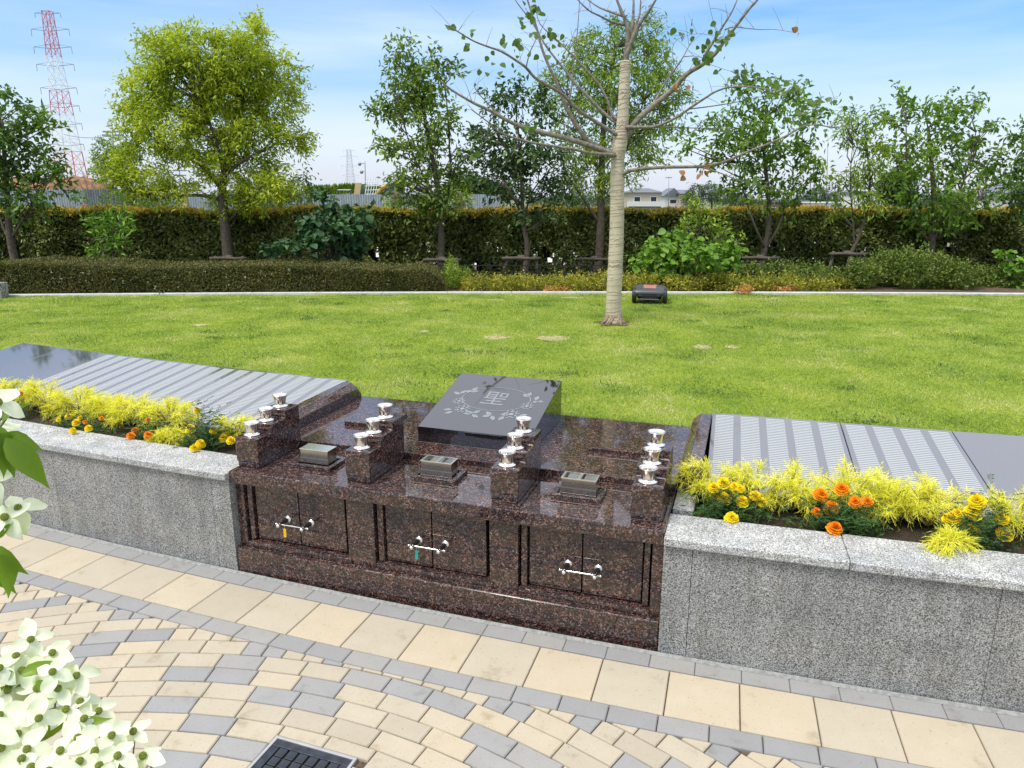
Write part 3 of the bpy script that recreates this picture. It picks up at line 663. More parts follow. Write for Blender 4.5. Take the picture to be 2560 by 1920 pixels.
# ------------------------------------------------------------------ lawn, kerb, garden bed
def yk(x): return 11.10 - .0042 * (x - 1.2) ** 2
def yn(x, r=41.44): return C0[1] - math.sqrt(max(r * r - (x - C0[0]) ** 2, 1.))
q = MB(); nx, ny = 140, 40
xs = [-13 + 27 * i / nx for i in range(nx + 1)]; V_ = []
def lz(x, y): return .622 + .008 * math.sin(1.7 * x + .6) * math.cos(1.3 * y) + .005 * math.sin(4.1 * x + 2.3 * y)
for x in xs:
    a, b = min(yn(x), yk(x) - .05), yk(x)
    for j in range(ny + 1): y = a + (b - a) * j / ny; V_.append((x, y, lz(x, y)))
q.add(V_, [(i * (ny + 1) + j, (i + 1) * (ny + 1) + j, (i + 1) * (ny + 1) + j + 1, i * (ny + 1) + j + 1) for i in range(nx) for j in range(ny)])
lawn = q.build('lawn', M['lawn'], smooth=True); tag(lawn, kind='structure')
# grass blades, denser near the camera
def blades(n):
    out_ = []
    y = rng.uniform(0, 1, n) ** 1.25 * 8.2 + 3.2; x = rng.uniform(-1, 1, n) * (y * .78 + .5)
    near = C0[1] - np.sqrt(41.44 ** 2 - (x - C0[0]) ** 2); far = 11.10 - .0042 * (x - 1.2) ** 2
    k = (y > near + .003) & (y < far - .0) & (x > -9) & (x < 9.3)
    rt = np.hypot(x - 1.22, y - 8.52)
    k &= ~(rt < .20 + .05 * np.sin(5 * np.arctan2(y - 8.52, x - 1.22)))
    return x[k], y[k]
x, y = blades(520000)
bare = [(at_z(px, py, .62), rx, ry) for px, py, rx, ry in ((500, 812, .13, .05), (1240, 843, .17, .07), (1385, 845, .24, .08), (1430, 745, .25, .04), (1240, 750, .16, .03), (1060, 832, .07, .05), (1755, 868, .10, .07), (1830, 870, .08, .05), (1000, 757, .15, .02))]
keep = np.ones(len(x), bool)
for c, rx, ry in bare:
    dd = ((x - c.x) / rx) ** 2 + ((y - c.y) / (ry * 2.2)) ** 2; keep &= ~((dd < 1) & (rng.random(len(x)) > dd * .6 + .45))
x, y = x[keep], y[keep]; n = len(x)
z = .622 + .008 * np.sin(1.7 * x + .6) * np.cos(1.3 * y) + .005 * np.sin(4.1 * x + 2.3 * y)
clump = .5 + .5 * np.sin(3.1 * x + 1.3 * np.sin(2.2 * y)) * np.sin(2.7 * y + 1.1 * np.sin(3.3 * x)); big = (np.sin(7.3 * x + 3 * np.sin(1.9 * y)) * np.sin(6.1 * y + 2 * np.sin(2.7 * x)) > .82)
hh = rng.uniform(.008, .017, n) * (1 + .4 * clump) * np.where(big, 1.7, 1); edge = (y - (C0[1] - np.sqrt(41.44 ** 2 - (x - C0[0]) ** 2))) < .06
hh = np.where(edge, hh * 1.7 + .01, hh)
wd = rng.uniform(.0014, .0026, n) * (1 + (y - 3) * .16); az = rng.uniform(0, 2 * PI, n); la = rng.uniform(0, 2 * PI, n); ll = hh * rng.uniform(.3, 1.7, n)
V_ = np.empty((n, 3, 3)); V_[:, 0] = np.c_[x - wd * np.cos(az), y - wd * np.sin(az), z - .002]; V_[:, 1] = np.c_[x + wd * np.cos(az), y + wd * np.sin(az), z - .002]
V_[:, 2] = np.c_[x + ll * np.cos(la), y + ll * np.sin(la), z + hh]
me = npmesh('grass', V_.reshape(-1, 3), np.arange(3 * n).reshape(-1, 3)); o = link('grass', me, M['grass'])
tag(o, 'short green lawn grass between the altar and the hedge', 'grass', kind='stuff')
# dry clippings: flat ragged patches just above the lawn base
for c, rx, ry in bare:
    pts = [(c.x + rx * math.cos(a) * random.uniform(.7, 1.05), c.y + ry * 2 * math.sin(a) * random.uniform(.7, 1.05)) for a in [2 * PI * i / 18 for i in range(18)]]
    zz = lz(c.x, c.y) + .008
    o = MB().add([(c.x, c.y, zz + .004)] + [(p[0], p[1], zz - .006) for p in pts], [(0, 1 + i, 1 + (i + 1) % 18) for i in range(18)]).build('bare_patch', M['sand'], lawn)
P = []
for i in range(95):                                   # broad-leaved weeds and coarse tufts in the turf
    y0 = 3.6 + 7.2 * random.random() ** 1.2; x0 = random.uniform(-1, 1) * y0 * .75; 
    if y0 < yn(x0) + .08 or y0 > yk(x0) - .1 or abs(x0 - 1.2) + abs(y0 - 8.5) < .4: continue
    r0 = random.uniform(.04, .16)
    for k in range(int(70 + 700 * r0)): xx, yy = x0 + random.gauss(0, r0 * 1.3), y0 + random.gauss(0, r0 * .8); P.append((xx, yy, lz(xx, yy) + random.uniform(.004, .014))) if yn(xx) + .01 < yy < yk(xx) else None
P = np.array(P); nn = len(P)
def rd_(n, up): v = rng.normal(size=(n, 3)); v /= np.linalg.norm(v, axis=1, keepdims=True); v[:, 2] = np.abs(v[:, 2]) * .5 + up; return v / np.linalg.norm(v, axis=1, keepdims=True)
d_ = rd_(nn, .25); sd = np.cross(d_, [0, 0, 1.]); sd /= np.linalg.norm(sd, axis=1, keepdims=True); l_ = rng.uniform(.014, .03, nn)[:, None]
V_ = np.stack([P, P + d_ * l_ * .5 + sd * l_ * .22, P + d_ * l_, P + d_ * l_ * .5 - sd * l_ * .22], 1).reshape(-1, 3); b = np.arange(nn)[:, None] * 4
tag(link('lawn_weeds', npmesh('lawn_weeds', V_, np.concatenate([b + [[0, 1, 2]], b + [[0, 2, 3]]])), M['deepgreen']), 'darker green clover and coarse tufts scattered through the lawn', 'weeds', kind='stuff')
kerb = empty('lawn_kerb'); tag(kerb, kind='structure')
for i in range(26):
    x0 = -13 + i; x1 = x0 + .996; q = MB(); a0, a1 = yk(x0), yk(x1)
    q.hexa([(x0, a0, .5), (x1, a1, .5), (x1, a1 + .11, .5), (x0, a0 + .11, .5), (x0, a0, .652), (x1, a1, .652), (x1, a1 + .11, .652), (x0, a0 + .11, .652)]); q.build('kerb_stone', M['kerb'], kerb, bevel=.006)
q = MB(); V_ = []
for i in range(61):
    x = -15 + .5 * i
    for j in range(13): y = yk(x) + .1 + (16.5 - yk(x) - .1) * j / 12; V_.append((x, y, .615 + .02 * math.sin(3 * x + j) + (0 if j < 12 else -.4)))
q.add(V_, [(i * 13 + j, (i + 1) * 13 + j, (i + 1) * 13 + j + 1, i * 13 + j + 1) for i in range(60) for j in range(12)])
tag(q.build('garden_bed', M['mulch'], smooth=True), kind='structure')

# ------------------------------------------------------------------ foliage machinery
def norm(v): return v / np.maximum(np.linalg.norm(v, axis=1, keepdims=True), 1e-9)
def leafgeo(P, Dr, Nr, Ln, Wd, fold=.25, droop=.12, wide=.45, four=True):
    """folded diamond leaves; returns V (n*4,3), F (n*2,3)"""
    n = len(P); Dr = norm(Dr); Sd = norm(np.cross(Dr, Nr)); Nn = np.cross(Sd, Dr)
    Ln = np.broadcast_to(Ln, (n,))[:, None]; Wd = np.broadcast_to(Wd, (n,))[:, None]
    V_ = np.empty((n, 4, 3)); V_[:, 0] = P; V_[:, 2] = P + Dr * Ln - Nn * Ln * droop
    V_[:, 1] = P + Dr * Ln * wide + Sd * Wd / 2 + Nn * Wd * fold; V_[:, 3] = P + Dr * Ln * wide - Sd * Wd / 2 + Nn * Wd * fold
    b = np.arange(n)[:, None] * 4
    return V_.reshape(-1, 3), np.concatenate([b + np.array([[0, 1, 2]]), b + np.array([[0, 2, 3]])])
def rdir(n, up=0., dn=0.):
    v = rng.normal(size=(n, 3)); v = norm(v); v[:, 2] += up - dn; return norm(v)
def blob_points(blobs, Y, dens, shell=.45):
    """cluster centres inside ellipsoids given in picture size at distance Y"""
    C_ = []; O = []
    for bl in blobs:
        px, py, rx, ry = bl[:4]; dy = bl[4] if len(bl) > 4 else random.uniform(-.35, .35)
        c = np.array(at_y(px, py, Y + dy)); k = Y / F; ax, az_ = rx * k, ry * k; ay = (ax + az_) * .5
        n = max(4, int(dens * (ax * ay * az_) ** (2 / 3) * 30))
        v = norm(rng.normal(size=(n, 3))) * (rng.random((n, 1)) ** .5 * (1 - shell) + shell); C_.append(c + v * np.array([ax, ay, az_])); O.append(np.repeat(c[None], n, 0))
    return np.concatenate(C_), np.concatenate(O)
def sprays(C_, O, per, Ln, Wd, sprayL, droop=.3, upb=.25, jitter=.04):
    """leafy shoots: at every centre a short shoot pointing outwards that carries `per` leaves"""
    n = len(C_); out_ = norm(C_ - O + rng.normal(size=(n, 3)) * .25 * np.linalg.norm(C_ - O, axis=1, keepdims=True)); out_[:, 2] += upb; out_ = norm(out_)
    t = (np.tile(np.arange(per), n) + rng.random(n * per)) / per; ci = np.repeat(np.arange(n), per)
    ax = out_[ci]; P = C_[ci] + ax * (t[:, None] - .5) * sprayL; P[:, 2] -= (t ** 2) * sprayL * droop
    P += rng.normal(size=P.shape) * jitter
    Dr = norm(ax * .6 + norm(rng.normal(size=P.shape)) * .9); Dr[:, 2] -= droop; Nr = rdir(len(P), up=1.1)
    s = rng.uniform(.7, 1.25, len(P))
    return leafgeo(P, Dr, Nr, Ln * s, Wd * s)
def limb_tubes(q, start_pts, C_, n, r0=.03, r1=.005, bend=.25):
    idx = rng.choice(len(C_), min(n, len(C_)), replace=False)
    for i in idx:
        c = Vector(C_[i]); s = min(start_pts, key=lambda p: (Vector(p) - c).length + max(0, p[2] - c.z + .25) * 3); s = Vector(s)
        d = c - s; L_ = d.length
        if L_ < .15: continue
        m1 = s + d * .35 + Vector((random.uniform(-.06, .06), random.uniform(-.06, .06), -bend * L_ * .18)) * 1; m2 = s + d * .7 + Vector((random.uniform(-.06, .06), random.uniform(-.06, .06), -bend * L_ * .1))
        rr_ = min(r0, .008 + L_ * .011); q.tube([s, m1, m2, c], [rr_, rr_ * .7, rr_ * .45, r1], 5, cap=False)
def smooth_path(pts, k=3):
    pts = [Vector(p) for p in pts]; o_ = []
    for i in range(len(pts) - 1):
        p0, p1, p2, p3 = pts[max(i - 1, 0)], pts[i], pts[i + 1], pts[min(i + 2, len(pts) - 1)]
        for j in range(k):
            t = j / k; o_.append(.5 * ((2 * p1) + (p2 - p0) * t + (2 * p0 - 5 * p1 + 4 * p2 - p3) * t * t + (3 * p1 - p0 - 3 * p2 + p3) * t ** 3))
    return o_ + [pts[-1]]
def pxpath(pts, Y, dys=None): return [at_y(p[0], p[1], Y + (dys[i] if dys else 0)) for i, p in enumerate(pts)]
def tree(name, label, Y, trunk, r0, blobs, mat, dens=9, per=9, Ln=.075, Wd=.03, sprayL=.28, bark='bark', extra=(), limbs=60, cat='tree', group=None, droop=.3, zb=.6, jit=.04, shell=.45, inner=True):
    base = at_y(trunk[0][0], trunk[0][1], Y); base.z = zb
    e = empty(name, base); tag(e, label, cat, group)
    q = MB(); tp = [Vector((base.x, base.y, zb - .03))] + pxpath(trunk[1:], Y); tp = smooth_path(tp); m = len(tp)
    q.tube(tp, [r0 * (1 - .72 * i / (m - 1)) * (1.25 if i == 0 else 1) for i in range(m)], 10); starts = tp[max(1, m // 5):]
    for st in extra:
        sp = smooth_path([at_y(*st[0], Y)] + [at_y(p[0], p[1], Y + random.uniform(-.25, .25)) for p in st[1:]]); k = len(sp); q.tube(sp, [r0 * .38 * (1 - .75 * i / (k - 1)) for i in range(k)], 7); starts = starts + sp[2:]
    C_, O = blob_points(blobs, Y, dens * (.5 if cat == 'tree' and Y < 20 else 1), shell); limb_tubes(q, starts, C_, limbs)
    if cat == 'tree' and Y < 20: per = int(per * 2.4); sprayL *= 1.15; jit *= 1.15
    bx = np.array(base); q.v = [(v[0] - base.x, v[1] - base.y, v[2] - base.z) for v in q.v]
    q.build('trunk', M[bark], e, smooth=True)
    V_, Fc = sprays(C_, O, per, Ln, Wd, sprayL, droop, jitter=jit)
    link('crown', npmesh('crown', V_ - bx, Fc), M[mat], e); return e
TG = 'trees planted along the hedge'
tree('broadleaf_tree', 'dark green broadleaf tree cut off by the left edge', 12.9, [(45, 668), (30, 620), (22, 560), (18, 480), (10, 380), (5, 300)], .075,
     [(25, 330, 60, 60), (75, 290, 45, 45), (100, 320, 40, 40), (60, 400, 75, 55), (120, 425, 55, 30), (20, 450, 60, 55), (70, 490, 55, 40), (0, 240, 20, 35), (-40, 350, 60, 90), (150, 412, 35, 15), (60, 540, 40, 18)], 'deepgreen', 7, 8, .12, .055, .36, extra=([(25, 600), (60, 545), (85, 500)], [(24, 600), (5, 560), (-10, 500)]), group=TG, zb=.6)
tree('camphor_tree', 'large rounded yellow-green tree behind the low hedge on the left', 13.6, [(572, 662), (566, 600), (560, 540), (556, 470), (563, 420), (572, 370), (580, 320), (590, 260)], .105,
     [(410, 130, 60, 50), (500, 135, 85, 60), (625, 105, 40, 50), (590, 150, 70, 60), (700, 180, 48, 48), (370, 220, 60, 55), (470, 215, 90, 65), (590, 230, 90, 65), (680, 255, 70, 60), (340, 300, 45, 55), (430, 310, 80, 50), (545, 310, 80, 50), (640, 330, 70, 42), (735, 345, 45, 28), (300, 430, 50, 38), (370, 455, 60, 38), (440, 470, 50, 25), (650, 470, 60, 40), (700, 455, 40, 38), (585, 500, 55, 32), (665, 410, 40, 28), (330, 380, 40, 30), (510, 385, 60, 28), (590, 395, 50, 30), (430, 380, 50, 25), (540, 440, 45, 20), (640, 70, 22, 25), (430, 90, 25, 25)],
     'camphor', 26, 12, .085, .030, .30, extra=([(557, 480), (520, 430), (470, 395), (430, 385)], [(556, 500), (500, 488), (430, 492), (390, 500)], [(560, 440), (610, 400), (650, 380)], [(560, 440), (540, 350), (500, 250)], [(558, 560), (580, 545), (600, 520)]), limbs=120, group=TG, shell=.5)
tree('broadleaf_tree', 'upright open mid-green tree standing left of the dark tree at centre', 13.2, [(1105, 695), (1103, 600), (1100, 520), (1088, 430), (1072, 350), (1055, 260), (1030, 150)], .065,
     [(1010, 125, 35, 32), (1005, 190, 42, 35), (1055, 200, 38, 40), (1100, 165, 36, 40), (950, 270, 42, 28), (1020, 285, 55, 40), (1095, 290, 50, 45), (985, 365, 42, 30), (1065, 375, 60, 42), (1010, 440, 50, 35), (1090, 450, 70, 45), (1040, 505, 65, 25), (1120, 510, 45, 25), (1150, 420, 30, 45), (1030, 240, 50, 30)], 'midgreen', 15, 8, .10, .045, .3, extra=([(1102, 560), (1080, 480), (1030, 380), (1000, 260)], [(1104, 560), (1125, 450), (1120, 300), (1110, 180)]), group=TG)
tree('broadleaf_tree', 'small dense dark tree with a bent trunk, between two taller trees', 12.8, [(1310, 706), (1316, 650), (1318, 610), (1308, 560), (1305, 480), (1300, 400), (1295, 320)], .06,
     [(1235, 240, 32, 40), (1285, 240, 35, 50), (1340, 270, 40, 45), (1290, 340, 90, 40), (1225, 330, 50, 35), (1370, 400, 60, 40), (1240, 420, 70, 35), (1300, 460, 95, 45), (1385, 470, 45, 35), (1330, 530, 60, 22), (1200, 375, 35, 25), (1300, 400, 70, 40)], 'darkgreen', 9, 9, .10, .048, .32, group=TG, extra=([(1308, 560), (1330, 480), (1380, 420)], [(1306, 540), (1270, 470), (1230, 420)], [(1303, 420), (1240, 330), (1232, 240)]))
tree('broadleaf_tree', 'tall yellow-green narrow-leaved tree directly behind the wrapped trunk', 13.7, [(1493, 695), (1500, 600), (1503, 500), (1505, 400), (1510, 300), (1525, 200), (1540, 120)], .09,
     [(1520, 90, 60, 50), (1600, 80, 55, 50), (1650, 150, 50, 55), (1460, 190, 65, 50), (1570, 190, 90, 60), (1670, 240, 45, 55), (1410, 265, 55, 45), (1510, 280, 80, 55), (1620, 290, 75, 50), (1430, 360, 60, 42), (1540, 370, 80, 48), (1610, 380, 45, 35), (1470, 445, 60, 42), (1550, 440, 50, 30), (1380, 205, 35, 35), (1460, 110, 40, 35)], 'willow', 14, 11, .10, .026, .32, extra=([(1500, 560), (1460, 500), (1420, 440)], [(1504, 460), (1560, 380), (1610, 250)], [(1504, 440), (1450, 330), (1420, 250)]), limbs=80, group=TG, droop=.5)
tree('cherry_tree', 'three-stemmed green tree right of the wrapped trunk', 13.2, [(1903, 690), (1906, 650), (1912, 622), (1922, 560), (1920, 480), (1910, 380), (1915, 290)], .07,
     [(1860, 215, 45, 32), (1920, 245, 70, 42), (1985, 225, 45, 28), (1840, 300, 60, 40), (1940, 320, 85, 50), (2020, 290, 38, 42), (1775, 345, 45, 22), (1860, 390, 80, 42), (1960, 400, 75, 45), (2025, 385, 48, 28), (1900, 470, 75, 42), (1985, 480, 50, 32), (1725, 368, 25, 14), (1840, 470, 45, 35), (2045, 440, 25, 18), (1800, 400, 40, 25)], 'cherry', 7.5, 8, .11, .05, .36, extra=([(1912, 622), (1885, 560), (1860, 480), (1840, 380)], [(1912, 625), (1945, 570), (1960, 520), (1985, 420)]), group=TG)
tree('broadleaf_tree', 'slender forked tree with drooping yellow-green leaves, right of the three-stemmed tree', 12.9, [(2112, 700), (2124, 650), (2136, 615), (2150, 585), (2168, 520), (2175, 450), (2165, 350)], .042,
     [(2130, 285, 40, 28), (2175, 295, 40, 32), (2145, 340, 42, 32), (2195, 365, 32, 36), (2145, 420, 32, 40), (2110, 465, 45, 35), (2155, 490, 45, 36), (2095, 525, 32, 26), (2185, 430, 40, 36), (2110, 320, 25, 25)], 'willow', 10, 10, .10, .026, .3, extra=([(2136, 615), (2132, 540), (2125, 450), (2135, 330)],), group=TG, droop=.6, limbs=40)
tree('cherry_tree', 'wide vase-shaped green tree at the right, over the azalea mound', 13.3, [(2325, 700), (2325, 650), (2330, 600), (2335, 520), (2330, 420), (2320, 320)], .085,
     [(2255, 235, 26, 20), (2285, 275, 42, 32), (2345, 250, 45, 26), (2310, 330, 75, 42), (2395, 300, 45, 42), (2445, 255, 32, 22), (2480, 308, 28, 14), (2250, 375, 62, 38), (2345, 395, 85, 50), (2435, 375, 55, 42), (2485, 415, 48, 42), (2255, 460, 60, 42), (2350, 480, 85, 50), (2440, 490, 62, 42), (2320, 555, 55, 32), (2390, 560, 45, 26), (2215, 290, 28, 12)], 'cherry', 7.5, 8, .11, .05, .36, extra=([(2328, 610), (2290, 550), (2270, 450), (2265, 300)], [(2330, 600), (2370, 540), (2410, 450), (2440, 330)], [(2330, 610), (2360, 560), (2450, 500)]), limbs=80, group=TG)
tree('broadleaf_tree', 'dark green tree cut off by the right edge', 12.9, [(2640, 700), (2635, 600), (2620, 480), (2610, 380)], .08,
     [(2548, 335, 28, 36), (2560, 415, 40, 50), (2540, 470, 42, 40), (2610, 450, 70, 80), (2590, 350, 50, 50), (2565, 510, 30, 20)], 'deepgreen', 9, 9, .10, .045, .32, group=TG)
tree('young_tree', 'thin pale-leaved sapling rising in front of the hedge beside the broad-leaved shrub', 12.7, [(1752, 640), (1748, 560), (1738, 500), (1735, 470)], .02,
     [(1735, 500, 28, 28), (1760, 545, 40, 28), (1795, 570, 35, 25), (1700, 560, 25, 22), (1815, 600, 25, 18)], 'willow', 10, 9, .09, .04, .28, group=TG, limbs=20)

# shrubs whose broad leaves can be told apart: every leaf its own object
def broadleaf_mesh(name, fold=.12, heart=True, bend=.18):
    pts = [(0, 0), (.12, .30), (.34, .46), (.62, .38), (.84, .20), (1, 0)] if heart else [(0, 0), (.12, .11), (.3, .19), (.5, .19), (.7, .12), (.87, .04), (1, 0)]
    V_ = []; n = len(pts)
    for x, w_ in pts: V_ += [(x, w_, fold * w_ * 2 - bend * x * x), (x, 0, -bend * x * x), (x, -w_, fold * w_ * 2 - bend * x * x)]
    fs = []
    for i in range(n - 1):
        a = 3 * i; b = a + 3
        fs += [(a + 1, b + 1, b, a), (a + 2, b + 2, b + 1, a + 1)]
    me = bpy.data.meshes.new(name); me.from_pydata(V_, [], fs); me.validate(); me.update(); return me
heartm = broadleaf_mesh('leaf')
def place_leaves(parent, P, Dr, Nr, size, me, mat, name='leaf', origin=Vector((0, 0, 0))):
    for i in range(len(P)):
        x = Vector(Dr[i]).normalized(); z_ = Vector(Nr[i]); y_ = z_.cross(x).normalized(); z_ = x.cross(y_)
        s = float(size[i]); m3 = Matrix((x, y_, z_)).transposed().to_4x4(); o = bpy.data.objects.new(name, me); COL.objects.link(o); o.parent = parent
        o.matrix_local = Matrix.Translation(Vector(P[i]) - origin) @ m3 @ Matrix.Scale(s, 4)
    if not me.materials: me.materials.append(mat)
def mat_copy(me, mat): m2 = me.copy(); m2.materials.clear(); m2.materials.append(mat); m2.polygons.foreach_set('use_smooth', [True] * len(m2.polygons)); return m2
def broad_shrub(name, label, Y, basepx, blobs, mat, n, size, seedl=0):
    base = at_y(basepx[0], basepx[1], Y); base.z = .6; e = empty(name, base); tag(e, label, 'shrub')
    C_, O = blob_points(blobs, Y, 14, .35); q = MB(); limb_tubes(q, [base, base + Vector((.05, 0, .3))], C_, 26, .016, .003)
    q.v = [(v[0] - base.x, v[1] - base.y, v[2] - base.z) for v in q.v]; q.build('stems', M['bark'], e, smooth=True)['kind'] = 'stuff'
    n = min(n, 290); idx = rng.choice(len(C_), n, replace=len(C_) < n); P = C_[idx] + rng.normal(size=(n, 3)) * .04
    Dr = norm((P - O[idx]) * [1, 1, .4] + rng.normal(size=(n, 3)) * .10); Dr[:, 2] -= .35; Nr = rdir(n, up=1.6); Nr[:, 1] -= .5
    place_leaves(e, P, Dr, Nr, rng.uniform(.7, 1.2, n) * size, mat_copy(heartm, M[mat]), None, origin=base)
    V_, Fc = sprays(C_, O, 5, size * .8, size * .5, .2, .3); o = link('inner_foliage', npmesh('inner', V_ - np.array(base), Fc), M[mat], e); o['kind'] = 'stuff'
    return e
broad_shrub('broadleaf_shrub', 'fresh green broad-leaved shrub behind the robot mower', 11.95, (1690, 730), [(1650, 615, 45, 25), (1710, 590, 45, 22), (1610, 650, 45, 28), (1660, 650, 60, 32), (1730, 640, 60, 35), (1800, 635, 45, 30), (1838, 620, 18, 16), (1670, 690, 60, 20), (1760, 685, 50, 22), (1820, 665, 25, 16)], 'freshbroad', 285, .125)
broad_shrub('broadleaf_shrub', 'dark blue-green shrub with round leaves in front of the hedge, left of centre', 12.3, (840, 700), [(815, 500, 18, 26), (840, 530, 45, 18), (785, 552, 38, 20), (820, 575, 60, 24), (885, 555, 38, 30), (920, 525, 18, 10), (690, 620, 35, 12), (750, 612, 50, 18), (850, 620, 60, 32), (830, 665, 25, 18), (880, 590, 40, 40)], 'bluebroad', 285, .145)
broad_shrub('broadleaf_shrub', 'light green broad-leaved shrub at the right edge beside a timber stake', 11.9, (2545, 735), [(2512, 635, 20, 12), (2525, 665, 28, 18), (2550, 690, 40, 22), (2585, 650, 40, 30), (2530, 715, 40, 14)], 'freshbroad', 110, .12)
tree('fatsia_shrub', 'upright leafy green shrub in front of the hedge, left of the large rounded tree', 12.5, [(282, 672), (282, 630), (285, 590), (290, 550)], .016,
     [(290, 535, 38, 20), (245, 552, 26, 20), (268, 575, 32, 20), (312, 560, 18, 18), (245, 630, 22, 14), (238, 655, 20, 12), (290, 610, 30, 20)], 'freshbroad', 12, 11, .12, .036, .2, cat='shrub', limbs=16, extra=([(280, 650), (255, 620), (245, 580)], [(280, 650), (300, 620), (310, 570)]))

# hedges
def box_foliage(x0, x1, y0f, y1f, z0, ztop, n, Ln, Wd, top=False, wob=.05):
    x = rng.uniform(x0, x1, n); y0 = y0f(x); y1 = y1f(x); zt = ztop(x)
    f = rng.random(n); u = rng.random(n); P = np.empty((n, 3)); P[:, 0] = x
    front = f < .72
    if top: front[:] = False
    dep = np.abs(rng.normal(size=n)) * .07
    P[:, 1] = np.where(front, y0 + dep, y0 + (y1 - y0) * u); P[:, 2] = np.where(front, z0 + (zt - z0) * rng.random(n), zt - dep * .6)
    b_ = wob * (np.sin(5.1 * x + 2 * P[:, 2]) + np.sin(3.3 * P[:, 2] * 2 + 1.7 * x + P[:, 1]) + .8 * np.sin(11 * x + 7 * P[:, 2]))
    P[:, 1] -= np.where(front, b_, 0); P[:, 2] += np.where(front, 0, b_ * .5)
    Dr = rdir(n); Dr[:, 1] -= np.where(front, .7, 0); Dr[:, 2] += np.where(front, .1, .6); Nr = rdir(n, up=.6); Nr[:, 1] -= np.where(front, .9, .1)
    s = rng.uniform(.7, 1.25, n); return leafgeo(P, Dr, Nr, Ln * s, Wd * s)
he = empty('tall_hedge', (0, 14.1, .6)); tag(he, 'tall clipped dark hedge with orange new growth running across behind the lawn', 'hedge')
zt = lambda x: 1.80 + .02 * np.sin(1.3 * x) + .012 * np.sin(4.7 * x)
V_, Fc = box_foliage(-13.5, 13.5, lambda x: 13.95 + 0 * x, lambda x: 14.6 + 0 * x, .66, zt, 92000, .092, .042)
k = rng.random(len(V_) // 4) > 0
# thin the lower part of the leaf wall so that daylight shows through in places
P0 = V_.reshape(-1, 4, 3)[:, 0]; thin = (P0[:, 2] < 1.25) & (P0[:, 0] > -4) & (np.sin(2.9 * P0[:, 0]) * np.sin(3.7 * P0[:, 2] * 2 + P0[:, 0]) + .6 * np.sin(17 * P0[:, 0] + 9 * P0[:, 2]) > .85)
kk = ~thin; V4 = V_.reshape(-1, 4, 3)[kk]; n = len(V4); b = np.arange(n)[:, None] * 4
link('foliage', npmesh('foliage', V4.reshape(-1, 3) - [0, 14.1, .6], np.concatenate([b + [[0, 1, 2]], b + [[0, 2, 3]]])), M['hedge'], he)
V_, Fc = box_foliage(-13.5, 13.5, lambda x: 13.86 + 0 * x, lambda x: 14.6 + 0 * x, .66, lambda x: zt(x) + .04, 17000, .085, .034, top=True, wob=.03)
link('new_growth', npmesh('new_growth', V_ - [0, 14.1, .6], Fc), M['hedgetop'], he)
q = MB()
for i in range(90):
    x = -13.4 + i * .3 + random.uniform(-.05, .05); y = 14.2 + random.uniform(-.06, .1)
    q.tube([(x, y - 14.1, -.02), (x + random.uniform(-.05, .05), y - 14.1, .5), (x + random.uniform(-.1, .1), y - 14.1, 1.05)], [.016, .012, .006], 5)
q.build('stems', M['bark'], he)
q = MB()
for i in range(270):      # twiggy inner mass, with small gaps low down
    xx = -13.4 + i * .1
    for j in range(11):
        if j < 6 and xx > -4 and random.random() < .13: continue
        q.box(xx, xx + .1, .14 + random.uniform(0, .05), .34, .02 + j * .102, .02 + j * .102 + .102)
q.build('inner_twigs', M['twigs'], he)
le = empty('low_hedge', (-5, 11.6, .6)); tag(le, 'low clipped reddish-green hedge behind the kerb on the left', 'hedge')
lzt = lambda x: .62 + .44 + .035 * np.sin(1.6 * x + 1) + .03 * np.sin(.7 * x) - .30 * np.clip((x + 1.42) / .35, 0, 1) ** 2
V_, Fc = box_foliage(-9.5, -1.08, lambda x: yk(x) + .17 + .28 * np.clip((x + 1.57) / .5, 0, 1) ** 2, lambda x: yk(x) + 1.25, .62, lzt, 88000, .030, .016, wob=.022)
link('foliage', npmesh('foliage', V_ - [-5, 11.6, .6], Fc), M['lowhedge'], le)
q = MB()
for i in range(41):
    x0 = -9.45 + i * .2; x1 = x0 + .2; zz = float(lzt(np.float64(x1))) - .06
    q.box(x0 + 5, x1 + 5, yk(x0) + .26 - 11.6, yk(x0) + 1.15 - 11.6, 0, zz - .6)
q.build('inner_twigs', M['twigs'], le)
nw = 26; xw = rng.uniform(-8.5, -1.4, nw); P = np.c_[xw, 11.10 - .0042 * (xw - 1.2) ** 2 + .13, rng.uniform(.7, 1.0, nw)]
P = np.repeat(P, 4, 0) + rng.normal(size=(nw * 4, 3)) * .010; V_, Fc = leafgeo(P, rdir(nw * 4), rdir(nw * 4, up=.5), .016, .012)
link('white_blossom', npmesh('blossom', V_ - [-5, 11.6, .6], Fc), M['bract'], le)

# azaleas and ground planting
def mound(name, label, blobs, Y, mat, dens, Ln, Wd, cat='shrub', kind='stuff'):
    C_, O = blob_points(blobs, Y, dens * 4.5, .5); V_, Fc = sprays(C_, O, 7, Ln, Wd, .12, -.1, upb=.5, jitter=.02)
    V_[:, 2] = np.maximum(V_[:, 2], .60)
    o = link(name, npmesh(name, V_, Fc), M[mat]); tag(o, label, cat, kind=kind); return o
mound('golden_groundcover', 'low golden-yellow shrubs behind the kerb, left of the wrapped trunk', [(px, 716 + random.uniform(-7, 4), 26, 20 + random.uniform(-3, 10)) for px in range(1165, 1680, 20)], 11.75, 'goldaz', 26, .04, .02)
mound('golden_groundcover', 'low yellow-green shrubs behind the kerb, right of the robot mower', [(px, 718 + random.uniform(-6, 4), 30, 20 + random.uniform(-2, 9)) for px in range(1690, 2140, 24)], 11.7, 'goldaz', 24, .045, .022)
